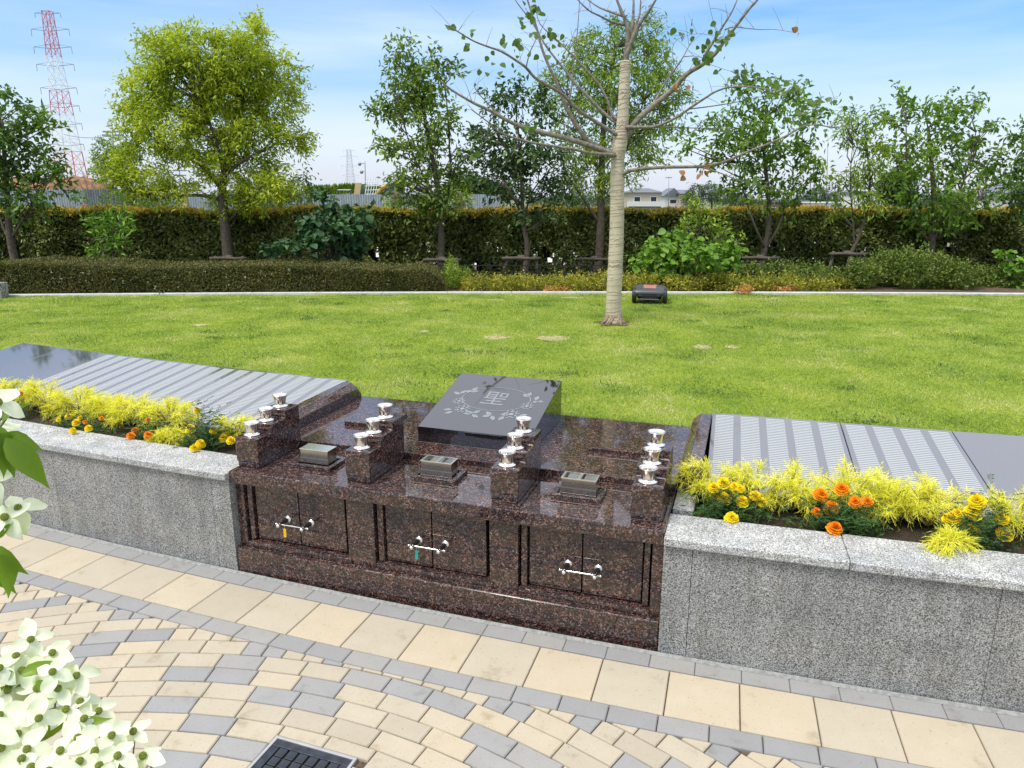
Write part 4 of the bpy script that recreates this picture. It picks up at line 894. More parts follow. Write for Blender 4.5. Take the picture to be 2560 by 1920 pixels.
mound('orange_groundcover', 'orange-leaved low plants behind the kerb under the three-stemmed tree', [(px, 727, 20, 8) for px in range(1860, 1975, 16)] + [(1385, 728, 18, 8), (1410, 729, 12, 7)], 11.35, 'orangeaz', 40, .04, .02)
mound('azalea_mound', 'green azalea mound at the right under the vase-shaped tree', [(2110, 700, 35, 28), (2160, 685, 45, 35), (2210, 672, 50, 42), (2270, 670, 50, 48), (2330, 680, 50, 45), (2390, 690, 50, 36), (2450, 698, 50, 32), (2510, 705, 50, 28), (2570, 708, 50, 30), (2140, 720, 40, 18), (2220, 715, 60, 22), (2300, 718, 60, 22), (2380, 720, 60, 20), (2460, 722, 60, 18)], 12.0, 'azalea', 24, .05, .024)
mound('azalea_mound', 'loose yellow-green azaleas behind the orange plants, right of the broad-leaved shrub', [(1880, 690, 45, 26), (1950, 685, 50, 30), (2020, 690, 50, 32), (2070, 700, 40, 26), (1830, 705, 40, 20)], 12.3, 'azalea', 18, .05, .024)
mound('tufted_weeds', 'pale tufted weeds beside the end of the low hedge', [(1118, 705, 16, 26), (1134, 690, 16, 30), (1150, 715, 20, 20), (1126, 665, 8, 22), (1165, 690, 10, 16)], 11.9, 'willow', 30, .06, .012)
tree('flowering_weed', 'tall bluish leafy weed with yellow flower heads in front of the low hedge', 11.25, [(405, 735), (403, 715), (400, 700)], .006,
     [(385, 715, 14, 14), (410, 718, 18, 14), (430, 708, 10, 12), (400, 700, 14, 12), (392, 730, 16, 6), (422, 730, 14, 6)], 'bluebroad', 26, 6, .05, .022, .08, cat='plant', limbs=12, zb=.62)
P = np.array([at_y(px, py, 11.2) for px, py in ((390, 690), (396, 696), (407, 686), (402, 692), (383, 698))]); P = np.repeat(P, 10, 0) + rng.normal(size=(50, 3)) * .014
V_, Fc = leafgeo(P, rdir(50), rdir(50), .02, .012); e = [o for o in bpy.data.objects if o.name.startswith('flowering_weed')][0]
link('flower_heads', npmesh('fh', V_ - np.array(e.location), Fc), M['mariy'], e)
# low black fence in the bed
fe = empty('low_metal_fence', (0, 12.45, .6)); tag(fe, 'low black metal picket fence half hidden in the golden shrubs', 'fence')
for px in range(1040, 1700, 62):
    x = (px - CX) / F * 12.45; MB().box(x - .012, x + .012, -.012, .012, 0, .36).build('post', M['fence'], fe)
x0, x1 = (1035 - CX) / F * 12.45, (1680 - CX) / F * 12.45
for z_ in (.33, .22, .06): MB().box(x0, x1, -.008, .008, z_, z_ + .016).build('rail', M['fence'], fe)
q = MB(); x = x0
while x < x1: q.box(x - .003, x + .003, -.003, .003, .02, .33); x += .075
o = q.build('pickets', M['fence'], fe); o['kind'] = 'stuff'
# timber tree stakes
stk = [(40, 657, 12.6, 'timber stake frame at the trunk by the left edge'), (570, 646, 13.2, 'timber stake frame at the large rounded tree'), (1105, 650, 12.9, 'timber stake frame under the upright mid-green tree'), (1303, 646, 12.6, 'timber stake frame under the small dark tree'),
       (1487, 648, 13.2, 'timber stake frame just left of the wrapped trunk'), (1902, 645, 12.9, 'timber stake frame under the three-stemmed tree'), (2122, 635, 12.7, 'timber stake frame under the slender forked tree'), (2322, 643, 13.0, 'timber stake frame above the azalea mound'), (2560, 652, 12.6, 'timber stake frame at the right edge')]
cbm = MB().tube([(-.33, 0, 0), (-.1, 0, .005), (.12, 0, -.004), (.33, 0, .0)], [.026, .028, .028, .025], 10).mesh('crossbar')
lgm = MB().tube([(0, 0, -.8), (0, .0, .07)], [.028, .025], 10).mesh('leg'); tie = MB().tube([(0, 0, -.05), (0, 0, .05)], [.06, .06], 10).mesh('tie')
for px, py, Y, lb in stk:
    p = at_y(px, py, Y - .14); e = empty('tree_stake', p); tag(e, lb, 'tree stake', 'timber stakes at the young trees')
    link('crossbar', cbm, M['timber'], e, smooth=True)
    hh_ = (p.z - .6) / .78; 
    for s_ in (-1, 1): o = link('leg', lgm, M['timber'], e, loc=(s_ * .25, .04, .0), rot=(.0, s_ * -.16, 0), smooth=True); o.scale = (1, 1, hh_)
    link('tie', tie, M['bark'], e, loc=(0, .06, 0), smooth=True)
# stone post with pipe at the left
e = empty('stone_post', (-7.62, yk(-7.6) - .12, .60)); tag(e, 'short grey granite post by the kerb at the left edge', 'post')
MB().hexa([(-.095, -.09, 0), (.095, -.09, 0), (.095, .09, 0), (-.095, .09, 0), (-.10, -.09, .25), (.10, -.09, .25), (.10, .09, .25), (-.10, .09, .25)]).build('post_block', M['post'], e, bevel=.012)
MB().tube([(-1.6, 0, .13), (-.09, 0, .13)], .014, 10).build('pipe', M['white'], e, smooth=True)

# ------------------------------------------------------------------ wrapped tree
WY = 8.55; base = at_z(1533, 808, .62); wt = empty('wrapped_tree', base)
tag(wt, 'sparsely leafed tree with its trunk wrapped in pale hessian and twine, on the lawn', 'tree')
tp = [(1534, 806), (1534, 760), (1537, 690), (1541, 600), (1543, 500), (1543, 430), (1546, 380), (1553, 335), (1557, 300), (1559, 253), (1562, 190), (1563, 152)]
Yb = base.y
pts = smooth_path([Vector((p.x, p.y, p.z)) for p in pxpath(tp, Yb)], 6); pts[0].z = .61
def tr(i, n):
    t = i / n; r = .094 - .040 * t
    if t < .05: r += .02 * (1 - t / .05)
    if .50 < t < .66: r += .012 * math.sin((t - .50) / .16 * PI)
    return r + random.uniform(-.0015, .0015)
n = len(pts) - 1; off = base
q = MB().tube([p - off for p in pts], [tr(i, n) for i in range(n + 1)], 24); q.build('wrapped_trunk', M['wrap'], wt, smooth=True)
# twine: a helix with uneven pitch plus bunched turns at the foot and the fork
q = MB(); hel = []; t = 0.; a = 0.
while t < n - .01:
    i = int(t); f_ = t - i; c = pts[i].lerp(pts[min(i + 1, n)], f_); r = tr(i, n) + .001
    hel.append(c - off + Vector((math.cos(a) * r, math.sin(a) * r, .009 * math.sin(a * .37 + t) + .005 * math.sin(a * 1.13))))
    a += .35; dz = .0026 * (1 + .6 * math.sin(a * .11) * math.sin(a * .041)) * (.35 if (t / n < .06 or .5 < t / n < .66) else 1); t += dz / max((pts[min(i + 1, n)] - pts[i]).length, 1e-4)
q.tube(hel, .0024, 4, cap=False); q.build('twine', M['twine'], wt, smooth=True)
q = MB()
for i in range(60):                                   # folds of the cloth
    tt = int(random.uniform(.02, .95) * n); c = pts[tt] - off; a0 = random.uniform(PI, 2 * PI); r = tr(tt, n) - .002
    q.tube([c + Vector((math.cos(a0 + k * .3) * r, math.sin(a0 + k * .3) * r, .02 * k * random.choice((-1, 1)) * .3)) for k in range(5)], [.002, .006, .007, .006, .002], 6)
q.build('cloth_folds', M['wrap'], wt, smooth=True)['kind'] = 'stuff'
q = MB()
for i in range(26):
    a = random.uniform(0, 2 * PI); r0, r1 = .10, random.uniform(.12, .17)
    q.tube([Vector((math.cos(a) * r1, math.sin(a) * r1, .0)), Vector((math.cos(a + .15) * r0 * 1.1, math.sin(a + .15) * r0 * 1.1, .04)), Vector((math.cos(a + .5) * .098, math.sin(a + .5) * .098, .11))], [.006, .008, .005], 5)
q.build('loose_ends', M['twine'], wt, smooth=True)
pts_ = [(math.cos(a) * (.20 + .04 * math.sin(5 * a) + random.uniform(-.02, .02)), math.sin(a) * (.20 + .04 * math.sin(5 * a))) for a in [2 * PI * i / 30 for i in range(30)]]
MB().add([(0, 0, .02)] + [(x, y, .006) for x, y in pts_], [(0, 1 + i, 1 + (i + 1) % 30) for i in range(30)]).build('soil_ring', M['mulch'], wt)
Br = [([(1548, 388), (1531, 386), (1487, 369), (1420, 347), (1337, 327), (1282, 308), (1226, 277), (1185, 258), (1129, 225), (1103, 203)], .038, -.5), ([(1548, 390), (1526, 387), (1476, 383), (1434, 373), (1379, 365), (1310, 352), (1246, 329), (1220, 305), (1180, 275)], .022, -.9),
      ([(1530, 384), (1504, 372), (1470, 352), (1443, 316), (1420, 277), (1404, 239), (1390, 203), (1373, 167), (1354, 119), (1342, 70), (1325, 20), (1310, -30)], .032, .1), ([(1555, 340), (1540, 336), (1504, 313), (1448, 277), (1407, 236), (1365, 211), (1337, 194), (1315, 169), (1296, 155), (1254, 129), (1215, 115), (1179, 100), (1130, 70), (1112, 62)], .024, -.6),
      ([(1555, 306), (1534, 302), (1504, 277), (1462, 233), (1434, 203), (1415, 178), (1387, 144), (1359, 106), (1330, 55), (1295, 10), (1270, -30)], .021, .5), ([(1555, 300), (1533, 291), (1520, 255), (1501, 216), (1476, 186), (1448, 155), (1418, 125), (1393, 100), (1350, 60), (1340, 20)], .017, .2),
      ([(1420, 264), (1429, 216), (1434, 155), (1438, 128), (1445, 60), (1450, -20)], .013, .1), ([(1560, 345), (1578, 327), (1590, 304), (1627, 269), (1674, 231), (1717, 185), (1755, 162), (1789, 133), (1812, 101), (1841, 64), (1870, 26), (1893, 0), (1925, -40)], .038, -.3),
      ([(1757, 152), (1770, 125), (1789, 95), (1812, 58), (1833, 23), (1850, -20)], .02, -.1), ([(1552, 318), (1569, 318), (1616, 318), (1645, 314), (1688, 295), (1731, 266), (1766, 243), (1789, 229), (1824, 218), (1876, 217), (1934, 226), (1975, 232)], .02, -.7),
      ([(1726, 272), (1775, 266), (1833, 257), (1870, 249), (1930, 236)], .008, -.2), ([(1616, 318), (1680, 318), (1731, 320), (1789, 321), (1840, 322)], .009, .1), ([(1540, 440), (1559, 437), (1569, 428), (1610, 422), (1662, 418), (1731, 417), (1769, 414), (1818, 402), (1870, 379), (1922, 359), (1969, 338), (2003, 318), (2035, 312), (2092, 320)], .024, -.5),
      ([(1743, 417), (1789, 428), (1847, 451), (1899, 463), (1935, 468)], .008, -.2), ([(1627, 269), (1645, 240), (1662, 208), (1691, 168), (1708, 142), (1728, 104)], .016, .2), ([(1708, 142), (1735, 140), (1757, 145)], .006, 0), ([(1562, 160), (1575, 116), (1595, 67), (1621, 29), (1639, 0), (1660, -40)], .03, -.2),
      ([(1563, 165), (1570, 100), (1566, 58), (1549, 17), (1530, -30)], .036, .0), ([(1563, 150), (1577, 90), (1583, 40), (1584, -30)], .032, .1), ([(1566, 130), (1587, 70), (1600, 30), (1602, -30)], .02, .1), ([(1560, 62), (1529, 55), (1500, 40), (1470, 25), (1440, -5)], .016, -.4), ([(1558, 40), (1517, 26), (1490, 14), (1450, -15)], .016, .3),
      ([(1812, 75), (1830, 68), (1860, 70), (1900, 74), (1940, 74), (1990, 82)], .007, 0), ([(1434, 373), (1425, 345), (1420, 310), (1445, 290), (1480, 278), (1520, 272)], .009, -.1), ([(1373, 167), (1415, 150), (1425, 110), (1440, 70)], .008, -.1), ([(1315, 169), (1325, 130), (1345, 90), (1370, 40)], .008, 0), ([(1254, 291), (1225, 265), (1190, 225), (1185, 205)], .010, 0), ([(1180, 255), (1165, 210), (1150, 190)], .004, 0), ([(1690, 168), (1680, 130), (1690, 102), (1720, 88), (1750, 84)], .004, 0), ([(1688, 322), (1710, 335), (1728, 338), (1745, 315), (1770, 295)], .007, 0), ([(1969, 338), (1985, 300), (2025, 275), (2060, 255), (2095, 245)], .005, 0), ([(1793, 94), (1785, 60), (1775, 20), (1770, -10)], .004, 0), ([(1246, 329), (1225, 345), (1205, 360)], .004, 0), ([(1337, 327), (1300, 350), (1285, 375), (1278, 395)], .004, 0), ([(1760, 155), (1800, 170), (1840, 182), (1880, 195)], .003, 0)]
tips = []
for bi, (pp, r, dy) in enumerate(Br):
    m = len(pp); q = MB(); P3 = [at_y(p[0], p[1], Yb + dy * (i / (m - 1))) - off for i, p in enumerate(pp)]; P3 = smooth_path(P3, 3); k = len(P3)
    q.tube(P3, [max(r * (1 - .78 * i / (k - 1)), .002) for i in range(k)], 8)
    for j in range(max(2, k // 3)):            # fine twigs
        i = random.randint(k // 3, k - 1); d = Vector((random.uniform(-1, 1), random.uniform(-.6, .6), random.uniform(-.2, 1))).normalized() * random.uniform(.10, .32); c = P3[i]
        q.tube([c, c + d * .5 + Vector((0, 0, .01)), c + d], [.0028, .002, .0012], 4, cap=False); tips.append(c + d)
    q.build('branch', M['barkpale'] if bi % 4 else M['barkpale'], wt, smooth=True)
LC = [(1035, 30, 3), (990, 70, 7), (1080, 40, 7), (705, 225, 2), (740, 230, 2), (750, 140, 2), (885, 195, 4), (990, 245, 5), (1005, 190, 5), (790, 345, 3), (830, 255, 2), (1130, 170, 7), (1080, 255, 3), (1050, 620, 7), (770, 750, 4), (700, 760, 4), (925, 760, 2), (650, 130, 2), (1160, 180, 6), (870, 330, 2), (960, 320, 2), (1180, 290, 4), (1060, 150, 4)]
LCs = [(800 + a * .506, b * .506, c) for a, b, c in LC] + [(1500 + a * .2893, b * .2893, c) for a, b, c in [(1170, 670, 7), (1260, 690, 8), (1310, 700, 6), (1500, 740, 7), (1600, 750, 5), (1650, 755, 3), (1180, 600, 3), (1780, 900, 7), (1850, 870, 4), (1900, 870, 6), (1800, 1000, 7), (1900, 1100, 3), (1150, 1160, 6), (1080, 1090, 5), (1000, 455, 6), (880, 520, 8), (930, 500, 5), (1000, 300, 6), (900, 390, 5), (740, 255, 4), (620, 295, 5), (1080, 300, 5), (960, 1070, 6), (780, 1080, 4), (1310, 1540, 5), (1400, 1570, 4), (2040, 865, 4), (2090, 860, 3), (1990, 910, 4), (1100, 600, 4), (1050, 350, 4), (2000, 1080, 3), (620, 1170, 3), (730, 1100, 4)]]
P = []; 
for px, py, c in LCs:
    ce = at_y(px, py, Yb - .35)
    for i in range(c): P.append(np.array(ce - off) + rng.normal(size=3) * [.055, .07, .04])
P = np.array(P)[:282]; n = len(P); Dr = rdir(n); Dr[:, 2] = -np.abs(Dr[:, 2]) - .3; Nr = rdir(n); Nr[:, 1] -= .9; Nr[:, 2] += .5
hl = mat_copy(heartm, M['heart']); place_leaves(wt, P, Dr, Nr, rng.uniform(.045, .085, n), hl, None)
P = []
for px, py, c in ((1500 + 740 * .2893, 1530 * .2893, 3), (1500 + 890 * .2893, 1500 * .2893, 5), (1500 + 940 * .2893, 1520 * .2893, 3), (1500 + 700 * .2893, 745 * .2893, 4), (1500 + 1690 * .2893, 275 * .2893, 2)):
    for i in range(c): P.append(np.array(at_y(px, py, Yb - .35) - off) + rng.normal(size=3) * .035)
P = np.array(P); n = len(P); place_leaves(wt, P, rdir(n, dn=.5), rdir(n, up=.3) - [0, .8, 0], rng.uniform(.05, .08, n), mat_copy(heartm, M['heartred']), None, 'reddened_leaf')

# ------------------------------------------------------------------ robot mower
mw = empty('robot_mower', at_z(1624, 752, .625), R_(-12)); tag(mw, 'dark grey robot lawn mower with a coral top plate by the kerb', 'robot mower')
def shell(sections, name, mt, par, n=20, **k):
    q = MB(); V_ = []
    for (y, w_, h0, h1, r) in sections:
        for i in range(n):
            a = 2 * PI * i / n; c, s_ = math.cos(a), math.sin(a); p = 4.; sx = abs(c) ** (2 / p) * (1 if c > 0 else -1); sz = abs(s_) ** (2 / p) * (1 if s_ > 0 else -1)
            V_.append((sx * w_, y, (h0 + h1) / 2 + sz * (h1 - h0) / 2))
    m = len(sections); q.add(V_, [(i * n + j, i * n + (j + 1) % n, (i + 1) * n + (j + 1) % n, (i + 1) * n + j) for i in range(m - 1) for j in range(n)] + [tuple(range(n - 1, -1, -1)), tuple((m - 1) * n + j for j in range(n))])
    me = q.mesh(name); bm = bmesh.new(); bm.from_mesh(me); bmesh.ops.recalc_face_normals(bm, faces=bm.faces); bm.to_mesh(me); bm.free(); return link(name, me, M[mt], par, smooth=True, **k)
shell([(-.25, .15, .06, .13, 0), (-.22, .175, .05, .15, 0), (.1, .17, .05, .15, 0), (.30, .12, .06, .14, 0)], 'chassis', 'blackp', mw)
shell([(-.30, .17, .125, .150, 0), (-.285, .215, .115, .178, 0), (-.22, .238, .105, .205, 0), (-.05, .240, .10, .222, 0), (.12, .228, .10, .222, 0), (.27, .185, .10, .20, 0), (.345, .12, .11, .165, 0)], 'hood', 'plastic', mw, n=32)
MB().hexa([(-.115, -.302, .075), (.115, -.302, .075), (.13, -.20, .06), (-.13, -.20, .06), (-.09, -.306, .118), (.09, -.306, .118), (.11, -.20, .12), (-.11, -.20, .12)]).build('rear_grille', M['blackp'], mw, bevel=.006)
MB().hexa([(-.14, -.312, .052), (.14, -.312, .052), (.14, -.20, .045), (-.14, -.20, .045), (-.125, -.306, .070), (.125, -.306, .070), (.13, -.20, .07), (-.13, -.20, .07)]).build('bumper_lip', M['plastic'], mw, bevel=.004)
for s_ in (-1, 1): MB().hexa([(s_ * .10, -.300, .10), (s_ * .165, -.292, .10), (s_ * .17, -.2, .1), (s_ * .10, -.2, .1), (s_ * .09, -.294, .165), (s_ * .15, -.286, .165), (s_ * .15, -.2, .17), (s_ * .09, -.2, .17)][::1] if s_ > 0 else [(-.165, -.292, .10), (-.10, -.300, .10), (-.10, -.2, .1), (-.17, -.2, .1), (-.15, -.286, .165), (-.09, -.294, .165), (-.09, -.2, .17), (-.15, -.2, .17)]).build('rear_cheek', M['plastic'], mw, bevel=.008)
MB().add([(-.085, -.20, .205), (.085, -.20, .205), (.10, -.02, .222), (-.10, -.02, .222), (-.078, -.19, .222), (.078, -.19, .222), (.092, -.03, .233), (-.092, -.03, .233)], [(4, 5, 6, 7), (0, 1, 5, 4), (1, 2, 6, 5), (2, 3, 7, 6), (3, 0, 4, 7)]).build('top_plate', M['coral'], mw, bevel=.004)
for s_ in (-1, 1):
    o = MB().lathe([(0, -.03), (.095, -.03), (.105, -.02), (.105, .02), (.095, .03), (0, .03)], 24, Matrix.Translation((s_ * .212, -.19, .10)) @ Matrix.Rotation(PI / 2, 4, 'Y')).build('wheel', M['blackp'], mw, smooth=False, bevel=.004)
    MB().lathe([(0, -.034), (.035, -.034), (.035, .034), (0, .034)], 16, Matrix.Translation((s_ * .212, -.19, .10)) @ Matrix.Rotation(PI / 2, 4, 'Y')).build('hub', M['greymetal'], o)
    MB().lathe([(0, -.02), (.045, -.02), (.045, .02), (0, .02)], 16, Matrix.Translation((s_ * .10, .25, .045)) @ Matrix.Rotation(PI / 2, 4, 'Y')).build('front_wheel', M['blackp'], mw)

# ------------------------------------------------------------------ flower beds
def thread_bush(c, rad, hgt, nb, name, label, out_dir=0.):
    e = empty(name, c); tag(e, label, 'shrub', 'golden thread-leaved conifers in the flower beds'); q = MB(); V_ = []; Fc = []
    def ribbon(pts, w0):
        b = len(V_); m = len(pts)
        for i, p in enumerate(pts):
            t = (pts[min(i + 1, m - 1)] - pts[max(i - 1, 0)]); s = t.cross(Vector((random.uniform(-1, 1), random.uniform(-1, 1), 1.2)))
            s = s.normalized() if s.length > 1e-6 else Vector((1, 0, 0)); w_ = w0 * (1 - .75 * i / (m - 1)); V_.append(p - s * w_); V_.append(p + s * w_)
        for i in range(m - 1): a = b + 2 * i; Fc.append((a, a + 1, a + 2)); Fc.append((a + 1, a + 3, a + 2))
    for bi in range(nb):
        a = random.uniform(0, 2 * PI); el = random.uniform(.22, 1.15); L_ = rad * random.uniform(.55, 1.1); d = Vector((math.cos(a) * math.cos(el) * rad, math.sin(a) * math.cos(el) * rad * .62, math.sin(el) * hgt))
        p = [Vector((0, 0, 0)), d * .35 + Vector((0, 0, .02)), d * .7 + Vector((0, 0, .02)), d * 1.0 + Vector((random.uniform(-.02, .02), random.uniform(-.02, .02), -.01))]
        sp = smooth_path(p, 4); q.tube(sp, [.0035 - .0024 * i / (len(sp) - 1) for i in range(len(sp))], 4, cap=False)
        for i in range(4, len(sp)):
            for k in range(5 if i > 5 else 2):
                dd = (sp[i] - sp[i - 1]).normalized() * random.uniform(.3, 1.2) + Vector((random.uniform(-1, 1), random.uniform(-1, 1), random.uniform(-.75, .75))); dd.normalize(); l_ = random.uniform(.030, .072); c0_ = sp[i] + Vector((random.uniform(-.006, .006),) * 3)
                bend = Vector((random.uniform(-.4, .4), random.uniform(-.4, .4), -.7)); pp = [c0_, c0_ + dd * l_ * .5, c0_ + dd * l_ + bend * l_ * .35]; ribbon(pp, .0016)
                for t_ in (.3, .5, .7, .85):
                    s0 = pp[0].lerp(pp[2], t_); d2 = (dd + Vector((random.uniform(-1, 1), random.uniform(-1, 1), random.uniform(-.8, .6))) * .8).normalized(); l2 = l_ * random.uniform(.3, .6); ribbon([s0, s0 + d2 * l2 * .55, s0 + d2 * l2 + Vector((0, 0, -.15 * l2))], .0013)
    q.build('branches', M['branch'], e); link('thread_foliage', npmesh('thread_foliage', [tuple(v) for v in V_], Fc), M['cypress'], e)
def bedpt(px, py, z, lo=42.40, hi=42.66):
    p = at_z(px, py, z); r = math.hypot(p.x - C0[0], p.y - C0[1]); ph = math.degrees(math.atan2(p.x - C0[0], -(p.y - C0[1]))); return ph, r
def cyp(px, py, rad, hgt, nb, lab, r=42.38, rz=.56):
    q_ = at_R(px, py, r); c = Vector((q_.x, q_.y, rz)); thread_bush(c, rad, hgt, nb, 'thread_cypress', lab)
Lc = [(20, 960, 'at the left edge behind the dogwood'), (110, 960, 'behind the leftmost pair of orange heads'), (195, 985, 'third from the left edge of the picture'), (265, 1000, 'above the lone yellow marigold'), (345, 1010, 'above the left bed orange marigolds'), (425, 1040, 'between its orange and big yellow marigolds')]
for px, py, lb in Lc: cyp(px, py, .21, random.uniform(.19, .27), 25, 'golden conifer in the left bed, ' + lb)
cyp(585, 1035, .17, .20, 15, 'sparse golden conifer in the left bed, next to the leftmost vase stand'); cyp(425, 1085, .13, .10, 16, 'small golden conifer hanging over the left wall, between orange and yellow marigolds', 42.58)
Rc = [(1775, 1200, .17, .22, 24, 'at the end stone of the right bed'), (1905, 1215, .22, .25, 26, 'between yellow and orange marigolds in the right bed'), (1985, 1235, .18, .20, 18, 'behind the orange marigolds of the right bed'), (2135, 1225, .20, .26, 28, 'right of the orange marigolds'), (2225, 1240, .20, .26, 26, 'in front of the blank joint of the right panels'), (2330, 1240, .23, .26, 30, 'left of the yellow marigolds near the right edge'), (2545, 1300, .20, .24, 24, 'at the right edge of the picture')]
for px, py, r, h, nb, lb in Rc: cyp(px, py, r * 1.12, h * random.uniform(.9, 1.3), int(nb * .95), 'golden conifer in the right bed, ' + lb)
cyp(2370, 1385, .10, .04, 16, 'golden conifer sprig lying over the right wall cap', 42.70, .607)
# marigolds
def headmesh(name, mat, seed):
    r_ = random.Random(seed); V_ = []; Fc = []
    for ring_, (rad, z_, n_, tl, pl) in enumerate(((.0255, .000, 15, -.15, .013), (.0225, .005, 15, .1, .013), (.018, .010, 13, .35, .012), (.013, .0135, 11, .6, .011), (.008, .016, 8, .9, .009), (.003, .018, 5, 1.2, .007))):
        for i in range(n_):
            a = 2 * PI * (i + r_.random() * .5) / n_; c_, s_ = math.cos(a), math.sin(a); w_ = .0062 * r_.uniform(.8, 1.2); r0 = max(rad - pl, .001); b = len(V_)
            tl_ = tl + r_.uniform(-.2, .2)
            def pt(r, t, z): return (r * c_ - t * s_, r * s_ + t * c_, z)
            r1 = rad + r_.uniform(-.002, .002)
            V_ += [pt(r0, -w_ * .4, z_ - .002), pt(r0, w_ * .4, z_ - .002), pt(r1, w_, z_ + pl * tl_), pt(r1 + .0015, 0, z_ + pl * tl_ - .002), pt(r1, -w_, z_ + pl * tl_ + .001)]
            Fc += [(b, b + 1, b + 3), (b + 1, b + 2, b + 3), (b, b + 3, b + 4)]
    me = npmesh(name, V_, Fc); me.materials.append(M[mat]); return me
HM = {'y': [headmesh('head', 'mariy', s) for s in (1, 2, 3)], 'o': [headmesh('head', 'mario', s) for s in (4, 5)]}
calyx = MB().lathe([(.0, -.016), (.004, -.016), (.007, -.006), (.009, .002), (.0, .002)], 8).mesh('calyx')
def marigold(label, heads, col, fol, nf=46, rb=42.56, spread=.075):
    """heads: (px, py, size); fol: foliage centres in px"""
    f0 = at_R(fol[0][0], fol[0][1], rb); base = Vector((f0.x, f0.y, .545)); e = empty('marigold_plant', base); tag(e, label, 'flowers')
    q = MB()
    for px, py, s_ in heads:
        Rr = rb + (.05 if py > fol[0][1] + 20 else -.02) + random.uniform(-.02, .02); p = at_R(px, py, Rr)
        if p.z < .60: p = at_R(px, py, 42.62 + .06); 
        if p.z < .615: p = at_z(px, py, .625)
        view = (Vector((0, 0, H)) - p).normalized(); nrm = (view * .6 + Vector((0, 0, .8)) + Vector((random.uniform(-.3, .3), random.uniform(-.2, .2), 0))).normalized()
        rot = nrm.to_track_quat('Z', 'Y').to_euler(); o = link('flower_head', random.choice(HM[col]), None, e, loc=p - base, rot=rot); o.scale = (s_ * .92,) * 3
        link('calyx', calyx, M['stem'], o)
        q.tube([Vector((random.uniform(-.02, .02), random.uniform(-.02, .02), 0)), (p - base) * .6 + Vector((0, 0, .015)), p - base - nrm * .012], [.0028, .0024, .002], 5)
    P = []; Dr = []
    for fx, fy in fol:
        c = at_R(fx, fy, rb + random.uniform(-.02, .03)) - base; c.z = max(c.z, .03)
        for i in range(nf):
            st = c * random.uniform(.3, 1) + Vector([random.gauss(0, 1) * k_ for k_ in (spread * .75, spread * .5, spread * .45)]); st.z = max(st.z, .015); d = Vector((random.uniform(-1, 1), random.uniform(-1, 1), random.uniform(-.3, .8))).normalized(); L_ = random.uniform(.035, .065)
            q.tube([st, st + d * L_], [.0009, .0006], 3, cap=False); sd = d.cross(Vector((0, 0, 1))).normalized() if abs(d.z) < .95 else Vector((1, 0, 0))
            for k in range(5):
                for s_ in (-1, 1): P.append(st + d * L_ * (k + .8) / 5); Dr.append(d * .7 + sd * s_)
            P.append(st + d * L_); Dr.append(d)
    q.build('stems', M['stem'], e)['kind'] = 'stuff'; n = len(P); P = np.array([tuple(v) for v in P]); Dr = np.array([tuple(v) for v in Dr])
    s = rng.uniform(.7, 1.2, n); V_, Fc = leafgeo(P, Dr, rdir(n, up=1.), .017 * s, .0052 * s, fold=.1, droop=.05); link('foliage', npmesh('foliage', V_, Fc), M['marileaf'], e)
marigold('orange marigolds half hidden in conifer at the far left of the left bed', [(15, 982, .85), (50, 984, .9)], 'o', [(35, 1010), (50, 1020)], 30)
marigold('yellow marigolds above the left wall, left of the orange ones', [(171, 1042, 1.), (190, 1057, 1.05), (182, 1077, .95), (221, 1071, 1.), (146, 1050, .6), (200, 1045, .7)], 'y', [(165, 1060), (205, 1045), (185, 1065)], 34)
marigold('small orange-yellow marigold buds behind the lone yellow bloom in the left bed', [(213, 1056, .6), (254, 1046, .7)], 'o', [(235, 1060), (255, 1062)], 26)
marigold('orange marigolds in the middle of the left bed', [(327, 1090, 1.05), (338, 1076, .9), (370, 1088, 1.1), (370, 1050, .7)], 'o', [(365, 1075), (345, 1095), (385, 1065)], 40)
marigold('tall yellow marigolds beside the leftmost vase stand', [(476, 1073, 1.35), (535, 1076, 1.1), (559, 1096, 1.25), (577, 1102, 1.15), (501, 1110, 1.25), (485, 1121, 1.05), (493, 1026, .9)], 'y', [(500, 1080), (520, 1100), (545, 1090), (470, 1100), (530, 1060), (515, 1020)], 62)
marigold('yellow marigolds at the end stone of the right bed', [(1784, 1220, 1.2), (1808, 1208, 1.3), (1811, 1247, 1.45), (1855, 1254, 1.3), (1829, 1296, 1.35), (1836, 1216, 1.0), (1850, 1222, .9)], 'y', [(1780, 1255), (1830, 1262), (1800, 1275), (1870, 1275), (1845, 1240)], 60)
marigold('yellow marigold blooms tucked under conifer sprays in the right bed', [(1888, 1240, 1.15), (1905, 1256, 1.1)], 'y', [(1895, 1270)], 36)
marigold('orange marigolds in the middle of the right bed', [(2051, 1237, 1.4), (2105, 1224, 1.4), (2079, 1270, 1.6), (2041, 1280, .95), (2086, 1322, 1.45)], 'o', [(2085, 1290), (2110, 1300), (2060, 1275), (2130, 1310), (2105, 1260)], 62)
marigold('orange marigold pair behind conifer sprays in the right bed', [(2139, 1256, 1.3), (2168, 1255, 1.1)], 'o', [(2150, 1285), (2165, 1290)], 40)
marigold('large yellow marigolds near the right edge', [(2377, 1299, 1.55), (2433, 1281, 1.6), (2443, 1254, 1.55), (2425, 1327, 1.65), (2504, 1297, 1.25), (2511, 1335, 1.45), (2393, 1283, .9)], 'y', [(2400, 1330), (2450, 1320), (2470, 1290), (2430, 1350), (2490, 1350), (2480, 1260)], 66)
